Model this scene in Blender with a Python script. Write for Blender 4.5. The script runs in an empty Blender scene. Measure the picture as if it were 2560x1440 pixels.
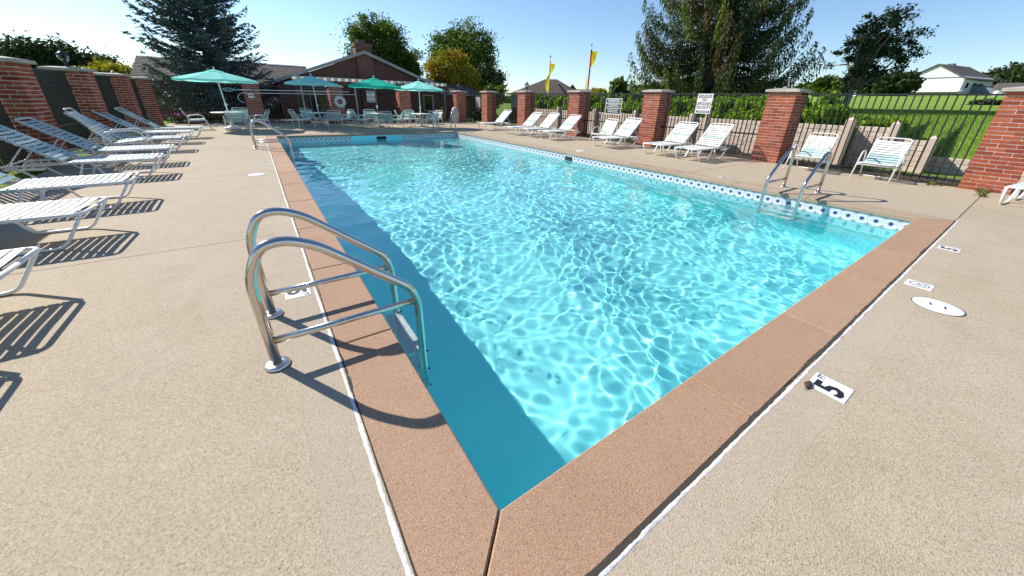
import bpy, math, random
import numpy as np
from math import sin, cos, pi, radians, sqrt, atan2, hypot
from mathutils import Vector, Matrix

random.seed(7)
RNG = np.random.default_rng(7)
S = bpy.context.scene
COL = S.collection

# ------------------------------------------------------------------ camera
CAM_H = 1.275
F_PX, YAW, PITCH, ROLL, CX, CY = 881.567, 0.615578, 0.403530, 0.028490, 1292.748, 627.452
cam_d = bpy.data.cameras.new('camera')
cam_d.sensor_fit = 'HORIZONTAL'
cam_d.sensor_width = 36.0
cam_d.lens = 36.0 * F_PX / 2560.0
cam_d.shift_x = -(CX - 1280.0) / 2560.0
cam_d.shift_y = -(720.0 - CY) / 2560.0
cam_d.clip_start = 0.05
cam_d.clip_end = 3000.0
cam = bpy.data.objects.new('camera', cam_d)
COL.objects.link(cam)
_c, _s = cos(YAW), sin(YAW)
_R = Vector((_c, -_s, 0)); _h = Vector((_s, _c, 0)); _z = Vector((0, 0, 1))
_f = _h * cos(PITCH) - _z * sin(PITCH)
_u = _h * sin(PITCH) + _z * cos(PITCH)
_r2 = _R * cos(ROLL) + _u * sin(ROLL)
_u2 = _u * cos(ROLL) - _R * sin(ROLL)
cam.matrix_world = Matrix(((_r2.x, _u2.x, -_f.x, 0), (_r2.y, _u2.y, -_f.y, 0), (_r2.z, _u2.z, -_f.z, CAM_H), (0, 0, 0, 1)))
S.camera = cam

# ------------------------------------------------------------------ world, sun, exposure
SUN_EL = radians(36.5)
SUN_AZ = radians(119.5)          # counter-clockwise from +X
world = bpy.data.worlds.new('World')
S.world = world
world.use_nodes = True
wn = world.node_tree
wn.nodes.clear()
wo = wn.nodes.new('ShaderNodeOutputWorld')
wb = wn.nodes.new('ShaderNodeBackground')
sky = wn.nodes.new('ShaderNodeTexSky')
sky.sky_type = 'NISHITA'
sky.sun_disc = False
sky.sun_elevation = SUN_EL
sky.sun_rotation = pi / 2 - SUN_AZ
sky.air_density = 1.0
sky.dust_density = 0.15
sky.ozone_density = 1.6
wb.inputs['Strength'].default_value = 0.105
tint = wn.nodes.new('ShaderNodeMix'); tint.data_type = 'RGBA'; tint.blend_type = 'MULTIPLY'
tint.inputs[0].default_value = 1.0
tint.inputs[7].default_value = (0.88, 0.99, 1.12, 1)
wn.links.new(sky.outputs[0], tint.inputs[6])
wn.links.new(tint.outputs[2], wb.inputs[0])
wn.links.new(wb.outputs[0], wo.inputs[0])

sun_d = bpy.data.lights.new('sun', 'SUN')
sun_d.energy = 5.0
sun_d.angle = radians(0.53)
sun_d.color = (1.0, 0.955, 0.88)
sun_d.cycles.is_caustics_light = True
sun = bpy.data.objects.new('sun', sun_d)
COL.objects.link(sun)
_d = Vector((-cos(SUN_AZ) * cos(SUN_EL), -sin(SUN_AZ) * cos(SUN_EL), -sin(SUN_EL)))
sun.rotation_euler = _d.to_track_quat('-Z', 'Y').to_euler()
sun.location = (-20, 30, 30)

S.view_settings.view_transform = 'Standard'
S.view_settings.look = 'None'
S.view_settings.gamma = 1.0
S.view_settings.use_curve_mapping = False
S.view_settings.exposure = 0.52
S.render.engine = 'CYCLES'
S.cycles.max_bounces = 10
S.cycles.diffuse_bounces = 6
S.cycles.glossy_bounces = 4
S.cycles.transmission_bounces = 8
S.cycles.transparent_max_bounces = 8
S.cycles.caustics_reflective = False
S.cycles.caustics_refractive = True
S.cycles.blur_glossy = 0.6
S.cycles.sample_clamp_indirect = 6.0
S.cycles.use_denoising = True

# ------------------------------------------------------------------ helpers: materials
def new_mat(name):
    m = bpy.data.materials.new(name)
    m.use_nodes = True
    nt = m.node_tree
    nt.nodes.clear()
    out = nt.nodes.new('ShaderNodeOutputMaterial')
    return m, nt, out

class NT:
    def __init__(self, nt): self.nt = nt
    def n(self, t, **kw):
        nd = self.nt.nodes.new(t)
        for k, v in kw.items(): setattr(nd, k, v)
        return nd
    def l(self, a, b): self.nt.links.new(a, b)
    def math(self, op, a, b=None, clamp=False):
        nd = self.n('ShaderNodeMath', operation=op); nd.use_clamp = clamp
        for i, v in enumerate((a, b)):
            if v is None: continue
            if hasattr(v, 'links'): self.l(v, nd.inputs[i])
            else: nd.inputs[i].default_value = v
        return nd.outputs[0]
    def mix(self, f, a, b, mode='MIX'):
        nd = self.n('ShaderNodeMix', data_type='RGBA', blend_type=mode)
        for i, v in ((0, f), (6, a), (7, b)):
            if hasattr(v, 'links'): self.l(v, nd.inputs[i])
            elif i == 0: nd.inputs[0].default_value = v
            else: nd.inputs[i].default_value = (v[0], v[1], v[2], 1)
        return nd.outputs[2]
    def noise(self, scale, detail=4, rough=0.55, vec=None, dist=0.0):
        nd = self.n('ShaderNodeTexNoise'); nd.inputs['Scale'].default_value = scale
        nd.inputs['Detail'].default_value = detail; nd.inputs['Roughness'].default_value = rough
        nd.inputs['Distortion'].default_value = dist
        if vec is not None: self.l(vec, nd.inputs['Vector'])
        return nd.outputs['Fac']
    def ramp(self, fac, *stops):
        nd = self.n('ShaderNodeValToRGB')
        el = nd.color_ramp.elements
        while len(el) > 1: el.remove(el[-1])
        for i, (p, c) in enumerate(stops):
            e = el[0] if i == 0 else el.new(p)
            e.position = p
            e.color = (c, c, c, 1) if not hasattr(c, '__len__') else (c[0], c[1], c[2], 1)
        self.l(fac, nd.inputs[0])
        return nd.outputs[0]
    def obj(self): return self.n('ShaderNodeTexCoord').outputs['Object']
    def pos(self): return self.n('ShaderNodeNewGeometry').outputs['Position']
    def rand(self): return self.n('ShaderNodeObjectInfo').outputs['Random']

def principled(name, col, rough=0.6, metal=0.0, spec=0.5, var=0.0, vscale=6.0, bump=0.0, bscale=80.0, rand=0.0, dirt=0.0, world_space=True):
    m, nt, out = new_mat(name)
    k = NT(nt)
    p = k.n('ShaderNodeBsdfPrincipled')
    p.inputs['Roughness'].default_value = rough
    p.inputs['Metallic'].default_value = metal
    p.inputs['Specular IOR Level'].default_value = spec
    c = None
    v = k.pos() if world_space else k.obj()
    if var or rand or dirt:
        c = k.mix(0.0, col, col)
        if var:
            n = k.noise(vscale, 5, 0.6, v)
            c = k.mix(k.ramp(n, (0.3, 0.0), (0.72, 1.0)), tuple(x * (1 - var) for x in col), tuple(min(1, x * (1 + var)) for x in col))
        if rand:
            r = k.math('MULTIPLY_ADD', k.rand(), 2 * rand); 
            k.nt.nodes[-1].inputs[2].default_value = 1 - rand
            hs = k.n('ShaderNodeHueSaturation'); k.l(r, hs.inputs['Value']); k.l(c, hs.inputs['Color']); c = hs.outputs[0]
        if dirt:
            n = k.noise(vscale * 0.35, 6, 0.7, v)
            c = k.mix(k.math('MULTIPLY', k.ramp(n, (0.5, 0.0), (0.75, 1.0)), dirt), c, (0.12, 0.09, 0.06))
        k.l(c, p.inputs['Base Color'])
    else:
        p.inputs['Base Color'].default_value = (*col, 1)
    if bump:
        b = k.n('ShaderNodeBump'); b.inputs['Strength'].default_value = bump; b.inputs['Distance'].default_value = 0.01
        k.l(k.noise(bscale, 4, 0.6, v), b.inputs['Height']); k.l(b.outputs[0], p.inputs['Normal'])
    k.l(p.outputs[0], out.inputs[0])
    return m

def aggregate_mat(name, base, dark, light, stain, grain=260.0, bump=0.35, fleck=0.5):
    """cast concrete with visible aggregate, pits and broad stains"""
    m, nt, out = new_mat(name)
    k = NT(nt); v = k.pos()
    p = k.n('ShaderNodeBsdfPrincipled'); p.inputs['Roughness'].default_value = 0.85; p.inputs['Specular IOR Level'].default_value = 0.25
    big = k.noise(0.55, 6, 0.62, v, 0.4)
    mid = k.noise(3.2, 5, 0.65, v, 0.2)
    c = k.mix(k.ramp(big, (0.33, 0.0), (0.68, 1.0)), base, stain)
    c = k.mix(k.math('MULTIPLY', k.ramp(mid, (0.42, 0.0), (0.7, 1.0)), 0.35), c, tuple(x * 0.80 for x in base))
    vo = k.n('ShaderNodeTexVoronoi'); vo.inputs['Scale'].default_value = grain; k.l(v, vo.inputs['Vector'])
    sep = k.n('ShaderNodeSeparateColor'); k.l(vo.outputs['Color'], sep.inputs[0])
    c = k.mix(k.math('MULTIPLY', k.ramp(sep.outputs[0], (0.62, 0.0), (0.9, 1.0)), fleck), c, dark)
    c = k.mix(k.math('MULTIPLY', k.ramp(sep.outputs[1], (0.72, 0.0), (0.95, 1.0)), fleck), c, light)
    vp = k.n('ShaderNodeTexVoronoi'); vp.inputs['Scale'].default_value = 24.0; k.l(v, vp.inputs['Vector'])
    pit = k.ramp(vp.outputs['Distance'], (0.05, 1.0), (0.085, 0.0))
    sp2 = k.n('ShaderNodeSeparateColor'); k.l(vp.outputs['Color'], sp2.inputs[0])
    pit = k.math('MULTIPLY', pit, k.ramp(sp2.outputs[0], (0.7, 0.0), (0.74, 1.0)))
    c = k.mix(k.math('MULTIPLY', pit, 0.7), c, tuple(x * 0.25 for x in base))
    st1 = k.noise(1.15, 7, 0.72, v, 1.2)
    c = k.mix(k.math('MULTIPLY', k.ramp(st1, (0.56, 0.0), (0.74, 1.0)), 0.30), c, tuple(q*w for q, w in zip(base, (0.66, 0.60, 0.52))))
    st2 = k.noise(2.6, 3, 0.5, v, 2.5)
    c = k.mix(k.math('MULTIPLY', k.ramp(st2, (0.66, 0.0), (0.76, 1.0)), 0.22), c, tuple(q*w for q, w in zip(base, (1.02, 0.86, 0.62))))
    ob = k.n('ShaderNodeObjectInfo').outputs['Random']
    hs = k.n('ShaderNodeHueSaturation')
    vv = k.math('MULTIPLY_ADD', ob, 0.12); k.nt.nodes[-1].inputs[2].default_value = 0.94
    k.l(vv, hs.inputs['Value']); k.l(c, hs.inputs['Color'])
    k.l(hs.outputs[0], p.inputs['Base Color'])
    b = k.n('ShaderNodeBump'); b.inputs['Strength'].default_value = bump; b.inputs['Distance'].default_value = 0.004
    h = k.math('SUBTRACT', k.math('ADD', k.noise(grain * 0.6, 3, 0.6, v), k.math('MULTIPLY', vo.outputs['Distance'], 0.6)), k.math('MULTIPLY', pit, 2.0))
    k.l(h, b.inputs['Height']); k.l(b.outputs[0], p.inputs['Normal'])
    k.l(p.outputs[0], out.inputs[0])
    return m

def leaf_mat(name, c1, c2, trans=0.3, third=None, rough=0.55):
    m, nt, out = new_mat(name)
    k = NT(nt)
    at = k.n('ShaderNodeAttribute'); at.attribute_name = 'tint'
    c = k.mix(at.outputs['Fac'], c1, c2)
    if third:
        at2 = k.n('ShaderNodeAttribute'); at2.attribute_name = 'tint2'
        c = k.mix(at2.outputs['Fac'], c, third)
    p = k.n('ShaderNodeBsdfPrincipled'); p.inputs['Roughness'].default_value = rough; p.inputs['Specular IOR Level'].default_value = 0.3
    k.l(c, p.inputs['Base Color'])
    t = k.n('ShaderNodeBsdfTranslucent')
    k.l(k.mix(1.0, c, (0.9, 1.0, 0.35), 'MULTIPLY'), t.inputs['Color'])
    mx = k.n('ShaderNodeMixShader'); mx.inputs[0].default_value = trans
    k.l(p.outputs[0], mx.inputs[1]); k.l(t.outputs[0], mx.inputs[2]); k.l(mx.outputs[0], out.inputs[0])
    return m

# ------------------------------------------------------------------ helpers: meshes and objects
class MB:
    def __init__(self): self.v = []; self.f = []; self.sm = []; self.mi = []; self.mat = 0
    def add(self, vs, fs, smooth=False):
        o = len(self.v); self.v.extend([tuple(x) for x in vs])
        for f in fs:
            self.f.append(tuple(i + o for i in f)); self.sm.append(smooth); self.mi.append(self.mat)
        return self
    def box(self, x0, x1, y0, y1, z0, z1, M=None):
        vs = [Vector(p) for p in ((x0,y0,z0),(x1,y0,z0),(x1,y1,z0),(x0,y1,z0),(x0,y0,z1),(x1,y0,z1),(x1,y1,z1),(x0,y1,z1))]
        if M is not None: vs = [M @ p for p in vs]
        return self.add(vs, [(0,3,2,1),(4,5,6,7),(0,1,5,4),(1,2,6,5),(2,3,7,6),(3,0,4,7)])
    def bev_box(self, x0, x1, y0, y1, z0, z1, b):
        """box whose upper edges are chamfered by b"""
        vs = [(x0,y0,z0),(x1,y0,z0),(x1,y1,z0),(x0,y1,z0),(x0,y0,z1-b),(x1,y0,z1-b),(x1,y1,z1-b),(x0,y1,z1-b),
              (x0+b,y0+b,z1),(x1-b,y0+b,z1),(x1-b,y1-b,z1),(x0+b,y1-b,z1)]
        fs = [(0,3,2,1),(8,9,10,11)]
        for i in range(4):
            j = (i+1) % 4
            fs += [(i, j, 4+j, 4+i), (4+i, 4+j, 8+j, 8+i)]
        return self.add(vs, fs)
    def tube(self, pts, r, n=8, caps=True, closed=False, ry=None, up=None):
        pts = [Vector(p) for p in pts]; N = len(pts)
        rr = r if hasattr(r, '__len__') else [r] * N
        vs = []; prev = None
        for i, p in enumerate(pts):
            a = pts[i-1] if (i > 0 or closed) else p
            b = pts[(i+1) % N] if (i < N-1 or closed) else p
            t = (b - a).normalized()
            if up is not None: u = (Vector(up) - t * t.dot(Vector(up))).normalized()
            elif prev is None:
                u = t.orthogonal().normalized() if abs(t.z) > 0.95 else (Vector((0,0,1)) - t * t.z).normalized()
            else: u = (prev - t * prev.dot(t)).normalized()
            prev = u; w = t.cross(u)
            for j in range(n):
                an = 2 * pi * (j + 0.5) / n
                vs.append(p + u * cos(an) * rr[i] + w * sin(an) * (ry if ry else rr[i]))
        fs = []
        for i in range(N if closed else N - 1):
            for j in range(n):
                a = i * n + j; b = i * n + (j+1) % n; c = ((i+1) % N) * n + (j+1) % n; d = ((i+1) % N) * n + j
                fs.append((a, b, c, d))
        self.add(vs, fs, n > 5)
        if caps and not closed:
            o = len(self.v) - len(vs)
            self.f.append(tuple(o + j for j in reversed(range(n)))); self.sm.append(False); self.mi.append(self.mat)
            self.f.append(tuple(o + (N-1) * n + j for j in range(n))); self.sm.append(False); self.mi.append(self.mat)
        return self
    def lathe(self, prof, n=24, c=(0,0,0), smooth=True):
        vs = []; fs = []
        for (r, z) in prof:
            for j in range(n):
                a = 2*pi*j/n; vs.append((c[0] + r*cos(a), c[1] + r*sin(a), c[2] + z))
        for i in range(len(prof)-1):
            for j in range(n):
                k = (j+1) % n
                fs.append((i*n+j, i*n+k, (i+1)*n+k, (i+1)*n+j))
        fs.append(tuple(reversed(range(n)))); fs.append(tuple((len(prof)-1)*n + j for j in range(n)))
        return self.add(vs, fs, smooth)
    def prism(self, poly, axis, a, b):
        """extrude a 2-D polygon along an axis; axis 'x': poly=(y,z); 'y': poly=(x,z); 'z': poly=(x,y)"""
        def P(q, t): return {'x': (t, q[0], q[1]), 'y': (q[0], t, q[1]), 'z': (q[0], q[1], t)}[axis]
        n = len(poly)
        vs = [P(q, a) for q in poly] + [P(q, b) for q in poly]
        fs = [tuple(reversed(range(n))), tuple(range(n, 2*n))] + [(i, (i+1) % n, n + (i+1) % n, n + i) for i in range(n)]
        return self.add(vs, fs)
    def mesh(self, name, mat=None):
        me = bpy.data.meshes.new(name)
        me.from_pydata(self.v, [], self.f)
        me.polygons.foreach_set('use_smooth', self.sm)
        if isinstance(mat, (list, tuple)):
            for m in mat: me.materials.append(m)
            me.polygons.foreach_set('material_index', self.mi)
        elif mat: me.materials.append(mat)
        me.update()
        return me

def put(name, mesh, parent=None, loc=None, rot=None, **props):
    if isinstance(mesh, MB): mesh = mesh.mesh(name)
    o = bpy.data.objects.new(name, mesh)
    COL.objects.link(o)
    if parent is not None:
        o.parent = parent; KIDS.setdefault(parent.name, []).append(o)
    if loc is not None: o.location = loc
    if rot is not None: o.rotation_euler = rot
    for k_, v_ in props.items(): o[k_] = v_
    return o

def part(name, mb, mat, parent, loc=None, rot=None, **props):
    return put(name, mb.mesh(name, mat) if isinstance(mb, MB) else mb, parent, loc, rot, **props)

def thing(name, label, cat, loc=(0,0,0), rz=0.0, group=None):
    o = bpy.data.objects.new(name, None); COL.objects.link(o)
    o.empty_display_size = 0.1
    o.location = loc; o.rotation_euler = (0, 0, rz)
    o['label'] = label; o['category'] = cat
    if group: o['group'] = group
    return o

def tag(o, label, cat, group=None):
    o['label'] = label; o['category'] = cat
    if group: o['group'] = group
    return o

def setting(name):
    o = bpy.data.objects.new(name, None); COL.objects.link(o); o['kind'] = 'structure'
    return o

KIDS = {}
def copy_thing(src, loc, rz, label, group=None):
    """copy of a thing with copies of its parts and sub-parts, mesh data shared"""
    r = src.copy(); COL.objects.link(r); r.location = loc; r.rotation_euler = (0, 0, rz); r['label'] = label
    if group: r['group'] = group
    for ch in KIDS.get(src.name, []):
        c = ch.copy(); COL.objects.link(c); c.parent = r
        for g in KIDS.get(ch.name, []):
            d = g.copy(); COL.objects.link(d); d.parent = c
    return r

def fillet(pts, rad, n=5):
    """round the inner corners of a polyline"""
    pts = [Vector(p) for p in pts]; out = [pts[0]]
    for i in range(1, len(pts)-1):
        p = pts[i]; a = pts[i-1]-p; b = pts[i+1]-p
        r = min(rad, a.length*0.48, b.length*0.48)
        A = p + a.normalized()*r; B = p + b.normalized()*r
        for t in range(n+1):
            s = t/n; out.append(A*(1-s)**2 + p*2*s*(1-s) + B*s*s)
    out.append(pts[-1])
    return out

def quads_mesh(name, V, mat, tint=None, tint2=None, nper=4):
    """V: (N*nper,3) array, consecutive nper verts make one face"""
    n = len(V) // nper
    me = bpy.data.meshes.new(name)
    me.vertices.add(len(V)); me.vertices.foreach_set('co', V.astype(np.float32).ravel())
    me.loops.add(len(V)); me.loops.foreach_set('vertex_index', np.arange(len(V), dtype=np.int32))
    me.polygons.add(n)
    me.polygons.foreach_set('loop_start', np.arange(0, len(V), nper, dtype=np.int32))
    me.polygons.foreach_set('loop_total', np.full(n, nper, dtype=np.int32))
    for nm, t in (('tint', tint), ('tint2', tint2)):
        if t is not None:
            a = me.attributes.new(nm, 'FLOAT', 'FACE'); a.data.foreach_set('value', t.astype(np.float32))
    if mat: me.materials.append(mat)
    me.update(calc_edges=True)
    return me

def text_mesh(s, size, mat, align='CENTER', bold=0.0):
    cu = bpy.data.curves.new('lettering', 'FONT')
    cu.body = s; cu.size = size; cu.align_x = align; cu.align_y = 'CENTER'; cu.offset = bold; cu.resolution_u = 2
    o = bpy.data.objects.new('lettering', cu)
    me = bpy.data.meshes.new_from_object(o)
    bpy.data.objects.remove(o); bpy.data.curves.remove(cu)
    me.name = 'lettering'
    me.materials.clear(); me.materials.append(mat)
    return me

def smooth(t):
    t = min(1.0, max(0.0, t)); return t*t*(3-2*t)

# ------------------------------------------------------------------ materials
M = {}
M['deck'] = aggregate_mat('deck_concrete', (0.425, 0.338, 0.234), (0.19, 0.14, 0.092), (0.56, 0.475, 0.355), (0.450, 0.372, 0.275), 230, 0.45, 0.55)
M['patch'] = aggregate_mat('patch_concrete', (0.440, 0.354, 0.252), (0.22, 0.165, 0.11), (0.56, 0.485, 0.37), (0.462, 0.388, 0.292), 260, 0.40, 0.48)
M['coping'] = aggregate_mat('coping_aggregate', (0.410, 0.245, 0.148), (0.20, 0.10, 0.058), (0.56, 0.40, 0.28), (0.445, 0.285, 0.190), 360, 0.5, 0.62)
M['coping_tan'] = aggregate_mat('worn_coping', (0.420, 0.300, 0.205), (0.20, 0.13, 0.08), (0.56, 0.44, 0.33), (0.440, 0.330, 0.240), 360, 0.5, 0.6)
M['joint_dark'] = principled('joint_dark', (0.05, 0.042, 0.034), 0.95)
M['sealant'] = principled('white_sealant', (0.72, 0.70, 0.66), 0.7, var=0.12, vscale=30, bump=0.5, bscale=60, dirt=0.55)
M['plaster'] = principled('pool_plaster', (0.31, 0.94, 0.97), 0.8, spec=0.2, var=0.05, vscale=1.2)
M['steel'] = principled('stainless_steel', (0.62, 0.58, 0.53), 0.16, metal=1.0, var=0.05, vscale=9, bump=0.02, bscale=200)
M['steel_plate'] = principled('cover_plate', (0.70, 0.68, 0.64), 0.32, metal=1.0)
M['tread'] = principled('ladder_tread', (0.80, 0.80, 0.78), 0.5, bump=0.2, bscale=300)
M['white'] = principled('white_plastic', (0.80, 0.79, 0.76), 0.45, var=0.03, vscale=8, dirt=0.12)
M['white_frame'] = principled('white_powder_coat', (0.80, 0.79, 0.76), 0.35, var=0.03, vscale=14, dirt=0.15)
M['strap_white'] = principled('white_vinyl_strap', (0.70, 0.715, 0.68), 0.42, spec=0.45, rand=0.05, dirt=0.10, vscale=7)
M['strap_sage'] = principled('sage_vinyl_strap', (0.40, 0.545, 0.535), 0.42, spec=0.45, rand=0.06, dirt=0.10, vscale=7)  # real strap colour; also stands in for blue shade on fence-side lounger backs
M['mortar'] = principled('mortar', (0.62, 0.53, 0.46), 0.95, var=0.12, vscale=18, bump=0.5, bscale=160)
M['cap'] = principled('limestone_cap', (0.44, 0.40, 0.345), 0.85, var=0.14, vscale=7, bump=0.3, bscale=90, dirt=0.30)
M['iron'] = principled('black_iron', (0.018, 0.018, 0.019), 0.38, spec=0.5, var=0.2, vscale=30)
M['block'] = principled('beige_wall_block', (0.60, 0.50, 0.40), 0.9, var=0.12, vscale=9, bump=0.5, bscale=110, rand=0.08)
M['post_conc'] = principled('beige_wall_post', (0.62, 0.49, 0.39), 0.9, var=0.12, vscale=9, bump=0.4, bscale=110)
M['wood'] = principled('weathered_wood', (0.26, 0.18, 0.12), 0.8, var=0.2, vscale=20)
M['black'] = principled('black_print', (0.012, 0.012, 0.014), 0.6)
M['sign_white'] = principled('sign_white', (0.78, 0.78, 0.76), 0.45)
M['sign_red'] = principled('sign_dark_red', (0.20, 0.035, 0.04), 0.5)
M['sign_blue'] = principled('sign_navy', (0.04, 0.05, 0.16), 0.5)
M['tile_white'] = principled('ceramic_marker', (0.78, 0.78, 0.75), 0.25, var=0.03, vscale=40, dirt=0.1)
M['grout'] = principled('pool_grout', (0.50, 0.52, 0.50), 0.9)
M['opening_shade'] = principled('opening_shade', (0.012, 0.013, 0.015), 0.7)  # near-black colour standing in for the shade inside openings
M['roof'] = principled('asphalt_shingle', (0.105, 0.085, 0.075), 0.95, var=0.25, vscale=3.5, bump=0.6, bscale=60)
M['roof_brown'] = principled('brown_shingle', (0.085, 0.060, 0.048), 0.95, var=0.3, vscale=1.2, bump=0.5, bscale=30)
M['trim_grey'] = principled('grey_trim', (0.30, 0.30, 0.31), 0.6, var=0.06)
M['siding_white'] = principled('white_siding', (0.66, 0.66, 0.68), 0.6, var=0.04)
M['siding_grey'] = principled('blue_grey_siding', (0.15, 0.17, 0.22), 0.7, var=0.08)
M['pergola'] = principled('pergola_paint', (0.10, 0.072, 0.058), 0.8, var=0.2, vscale=8)
M['pergola_end'] = principled('pale_rafter_end', (0.66, 0.63, 0.57), 0.7, var=0.03)
M['teal'] = None
def canopy_mat(name, col, t=0.45):
    m, nt, out = new_mat(name); k = NT(nt)
    d = k.n('ShaderNodeBsdfDiffuse'); d.inputs[0].default_value = (*col, 1)
    tr = k.n('ShaderNodeBsdfTranslucent'); tr.inputs[0].default_value = (*col, 1)
    mx = k.n('ShaderNodeMixShader'); mx.inputs[0].default_value = t
    k.l(d.outputs[0], mx.inputs[1]); k.l(tr.outputs[0], mx.inputs[2]); k.l(mx.outputs[0], out.inputs[0])
    return m
M['teal'] = canopy_mat('turquoise_canvas', (0.40, 0.92, 0.82), 0.38)
M['green'] = canopy_mat('green_canvas', (0.05, 0.56, 0.40), 0.35)
M['yellow'] = canopy_mat('yellow_cloth', (0.85, 0.68, 0.02), 0.4)
M['red'] = canopy_mat('red_cloth', (0.45, 0.03, 0.02), 0.3)
M['bark'] = principled('bark', (0.13, 0.10, 0.078), 0.95, var=0.35, vscale=9, bump=0.8, bscale=40)
M['bark_pale'] = principled('pale_bark', (0.24, 0.20, 0.16), 0.95, var=0.3, vscale=9, bump=0.8, bscale=40)
M['terracotta'] = principled('terracotta', (0.38, 0.13, 0.05), 0.85, var=0.1)
M['bin'] = principled('bin_speckle', (0.50, 0.46, 0.42), 0.8, var=0.2, vscale=120)
M['grey_dark'] = principled('dark_grey_metal', (0.10, 0.10, 0.105), 0.5)
M['rope'] = principled('rope_white', (0.62, 0.60, 0.58), 0.9)
M['dead_leaf'] = principled('dead_leaf', (0.06, 0.035, 0.022), 0.8, var=0.3, vscale=60)
def glass_mat():
    m, nt, out = new_mat('window_glass'); k = NT(nt)
    p = k.n('ShaderNodeBsdfPrincipled'); p.inputs['Base Color'].default_value = (0.012, 0.015, 0.017, 1)
    p.inputs['Roughness'].default_value = 0.04; p.inputs['Specular IOR Level'].default_value = 0.6
    k.l(p.outputs[0], out.inputs[0]); return m
M['glass'] = glass_mat()
def brick_single():
    m, nt, out = new_mat('fired_brick'); k = NT(nt); v = k.pos()
    p = k.n('ShaderNodeBsdfPrincipled'); p.inputs['Roughness'].default_value = 0.82; p.inputs['Specular IOR Level'].default_value = 0.3
    c = k.ramp(k.rand(), (0.0, (0.24, 0.046, 0.022)), (0.35, (0.33, 0.070, 0.030)), (0.7, (0.40, 0.092, 0.038)), (1.0, (0.46, 0.125, 0.055)))
    n = k.noise(28, 5, 0.7, v)
    c = k.mix(k.math('MULTIPLY', k.ramp(n, (0.4, 0.0), (0.75, 1.0)), 0.45), c, (0.14, 0.035, 0.025))
    c = k.mix(k.math('MULTIPLY', k.ramp(k.noise(7, 5, 0.7, v), (0.55, 0.0), (0.8, 1.0)), 0.22), c, (0.50, 0.33, 0.25))
    k.l(c, p.inputs['Base Color'])
    b = k.n('ShaderNodeBump'); b.inputs['Strength'].default_value = 0.5; b.inputs['Distance'].default_value = 0.004
    k.l(k.noise(130, 4, 0.65, v), b.inputs['Height']); k.l(b.outputs[0], p.inputs['Normal'])
    k.l(p.outputs[0], out.inputs[0]); return m
M['brick'] = brick_single()
def brick_wall_mat():
    """courses of far walls, too small in the picture to pick apart; u runs along the wall"""
    m, nt, out = new_mat('far_brickwork'); k = NT(nt)
    g = k.n('ShaderNodeNewGeometry')
    sx = k.n('ShaderNodeSeparateXYZ'); k.l(g.outputs['Position'], sx.inputs[0])
    cx = k.n('ShaderNodeCombineXYZ'); k.l(k.math('ADD', sx.outputs[0], sx.outputs[1]), cx.inputs[0]); k.l(sx.outputs[2], cx.inputs[1])
    bt = k.n('ShaderNodeTexBrick'); k.l(cx.outputs[0], bt.inputs['Vector'])
    bt.inputs['Scale'].default_value = 1.0; bt.inputs['Brick Width'].default_value = 0.21; bt.inputs['Row Height'].default_value = 0.0677
    bt.inputs['Mortar Size'].default_value = 0.006; bt.inputs['Mortar Smooth'].default_value = 0.1
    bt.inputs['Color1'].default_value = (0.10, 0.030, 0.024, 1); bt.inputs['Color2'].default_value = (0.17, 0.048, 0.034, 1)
    bt.inputs['Mortar'].default_value = (0.36, 0.28, 0.24, 1)
    p = k.n('ShaderNodeBsdfPrincipled'); p.inputs['Roughness'].default_value = 0.9
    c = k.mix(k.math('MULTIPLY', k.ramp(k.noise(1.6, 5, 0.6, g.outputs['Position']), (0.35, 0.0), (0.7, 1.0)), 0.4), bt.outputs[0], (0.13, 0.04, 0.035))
    k.l(c, p.inputs['Base Color'])
    b = k.n('ShaderNodeBump'); b.inputs['Strength'].default_value = 0.6; b.inputs['Distance'].default_value = 0.01
    k.l(k.math('SUBTRACT', 1.0, bt.outputs['Fac']), b.inputs['Height']); k.l(b.outputs[0], p.inputs['Normal'])
    k.l(p.outputs[0], out.inputs[0]); return m
M['brickwall'] = brick_wall_mat()
def grass_ground():
    m, nt, out = new_mat('lawn'); k = NT(nt); v = k.pos()
    p = k.n('ShaderNodeBsdfPrincipled'); p.inputs['Roughness'].default_value = 0.9; p.inputs['Specular IOR Level'].default_value = 0.15
    c = k.mix(k.ramp(k.noise(0.25, 6, 0.6, v), (0.3, 0.0), (0.7, 1.0)), (0.205, 0.325, 0.040), (0.270, 0.395, 0.062))
    c = k.mix(k.math('MULTIPLY', k.ramp(k.noise(14, 5, 0.7, v), (0.35, 0.0), (0.7, 1.0)), 0.5), c, (0.130, 0.235, 0.026))
    c = k.mix(k.math('MULTIPLY', k.ramp(k.noise(1.8, 6, 0.7, v), (0.62, 0.0), (0.8, 1.0)), 0.35), c, (0.20, 0.22, 0.06))
    k.l(c, p.inputs['Base Color'])
    b = k.n('ShaderNodeBump'); b.inputs['Strength'].default_value = 0.9; b.inputs['Distance'].default_value = 0.05
    k.l(k.noise(45, 5, 0.75, v), b.inputs['Height']); k.l(b.outputs[0], p.inputs['Normal'])
    k.l(p.outputs[0], out.inputs[0]); return m
M['lawn'] = grass_ground()
M['soil'] = principled('soil', (0.11, 0.085, 0.06), 0.95, var=0.3, vscale=4, bump=0.8, bscale=40)
M['grass'] = leaf_mat('grass_blades', (0.14, 0.25, 0.025), (0.28, 0.42, 0.06), 0.35)
M['dry_grass'] = leaf_mat('mixed_grass', (0.07, 0.12, 0.02), (0.26, 0.22, 0.08), 0.25)

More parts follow.
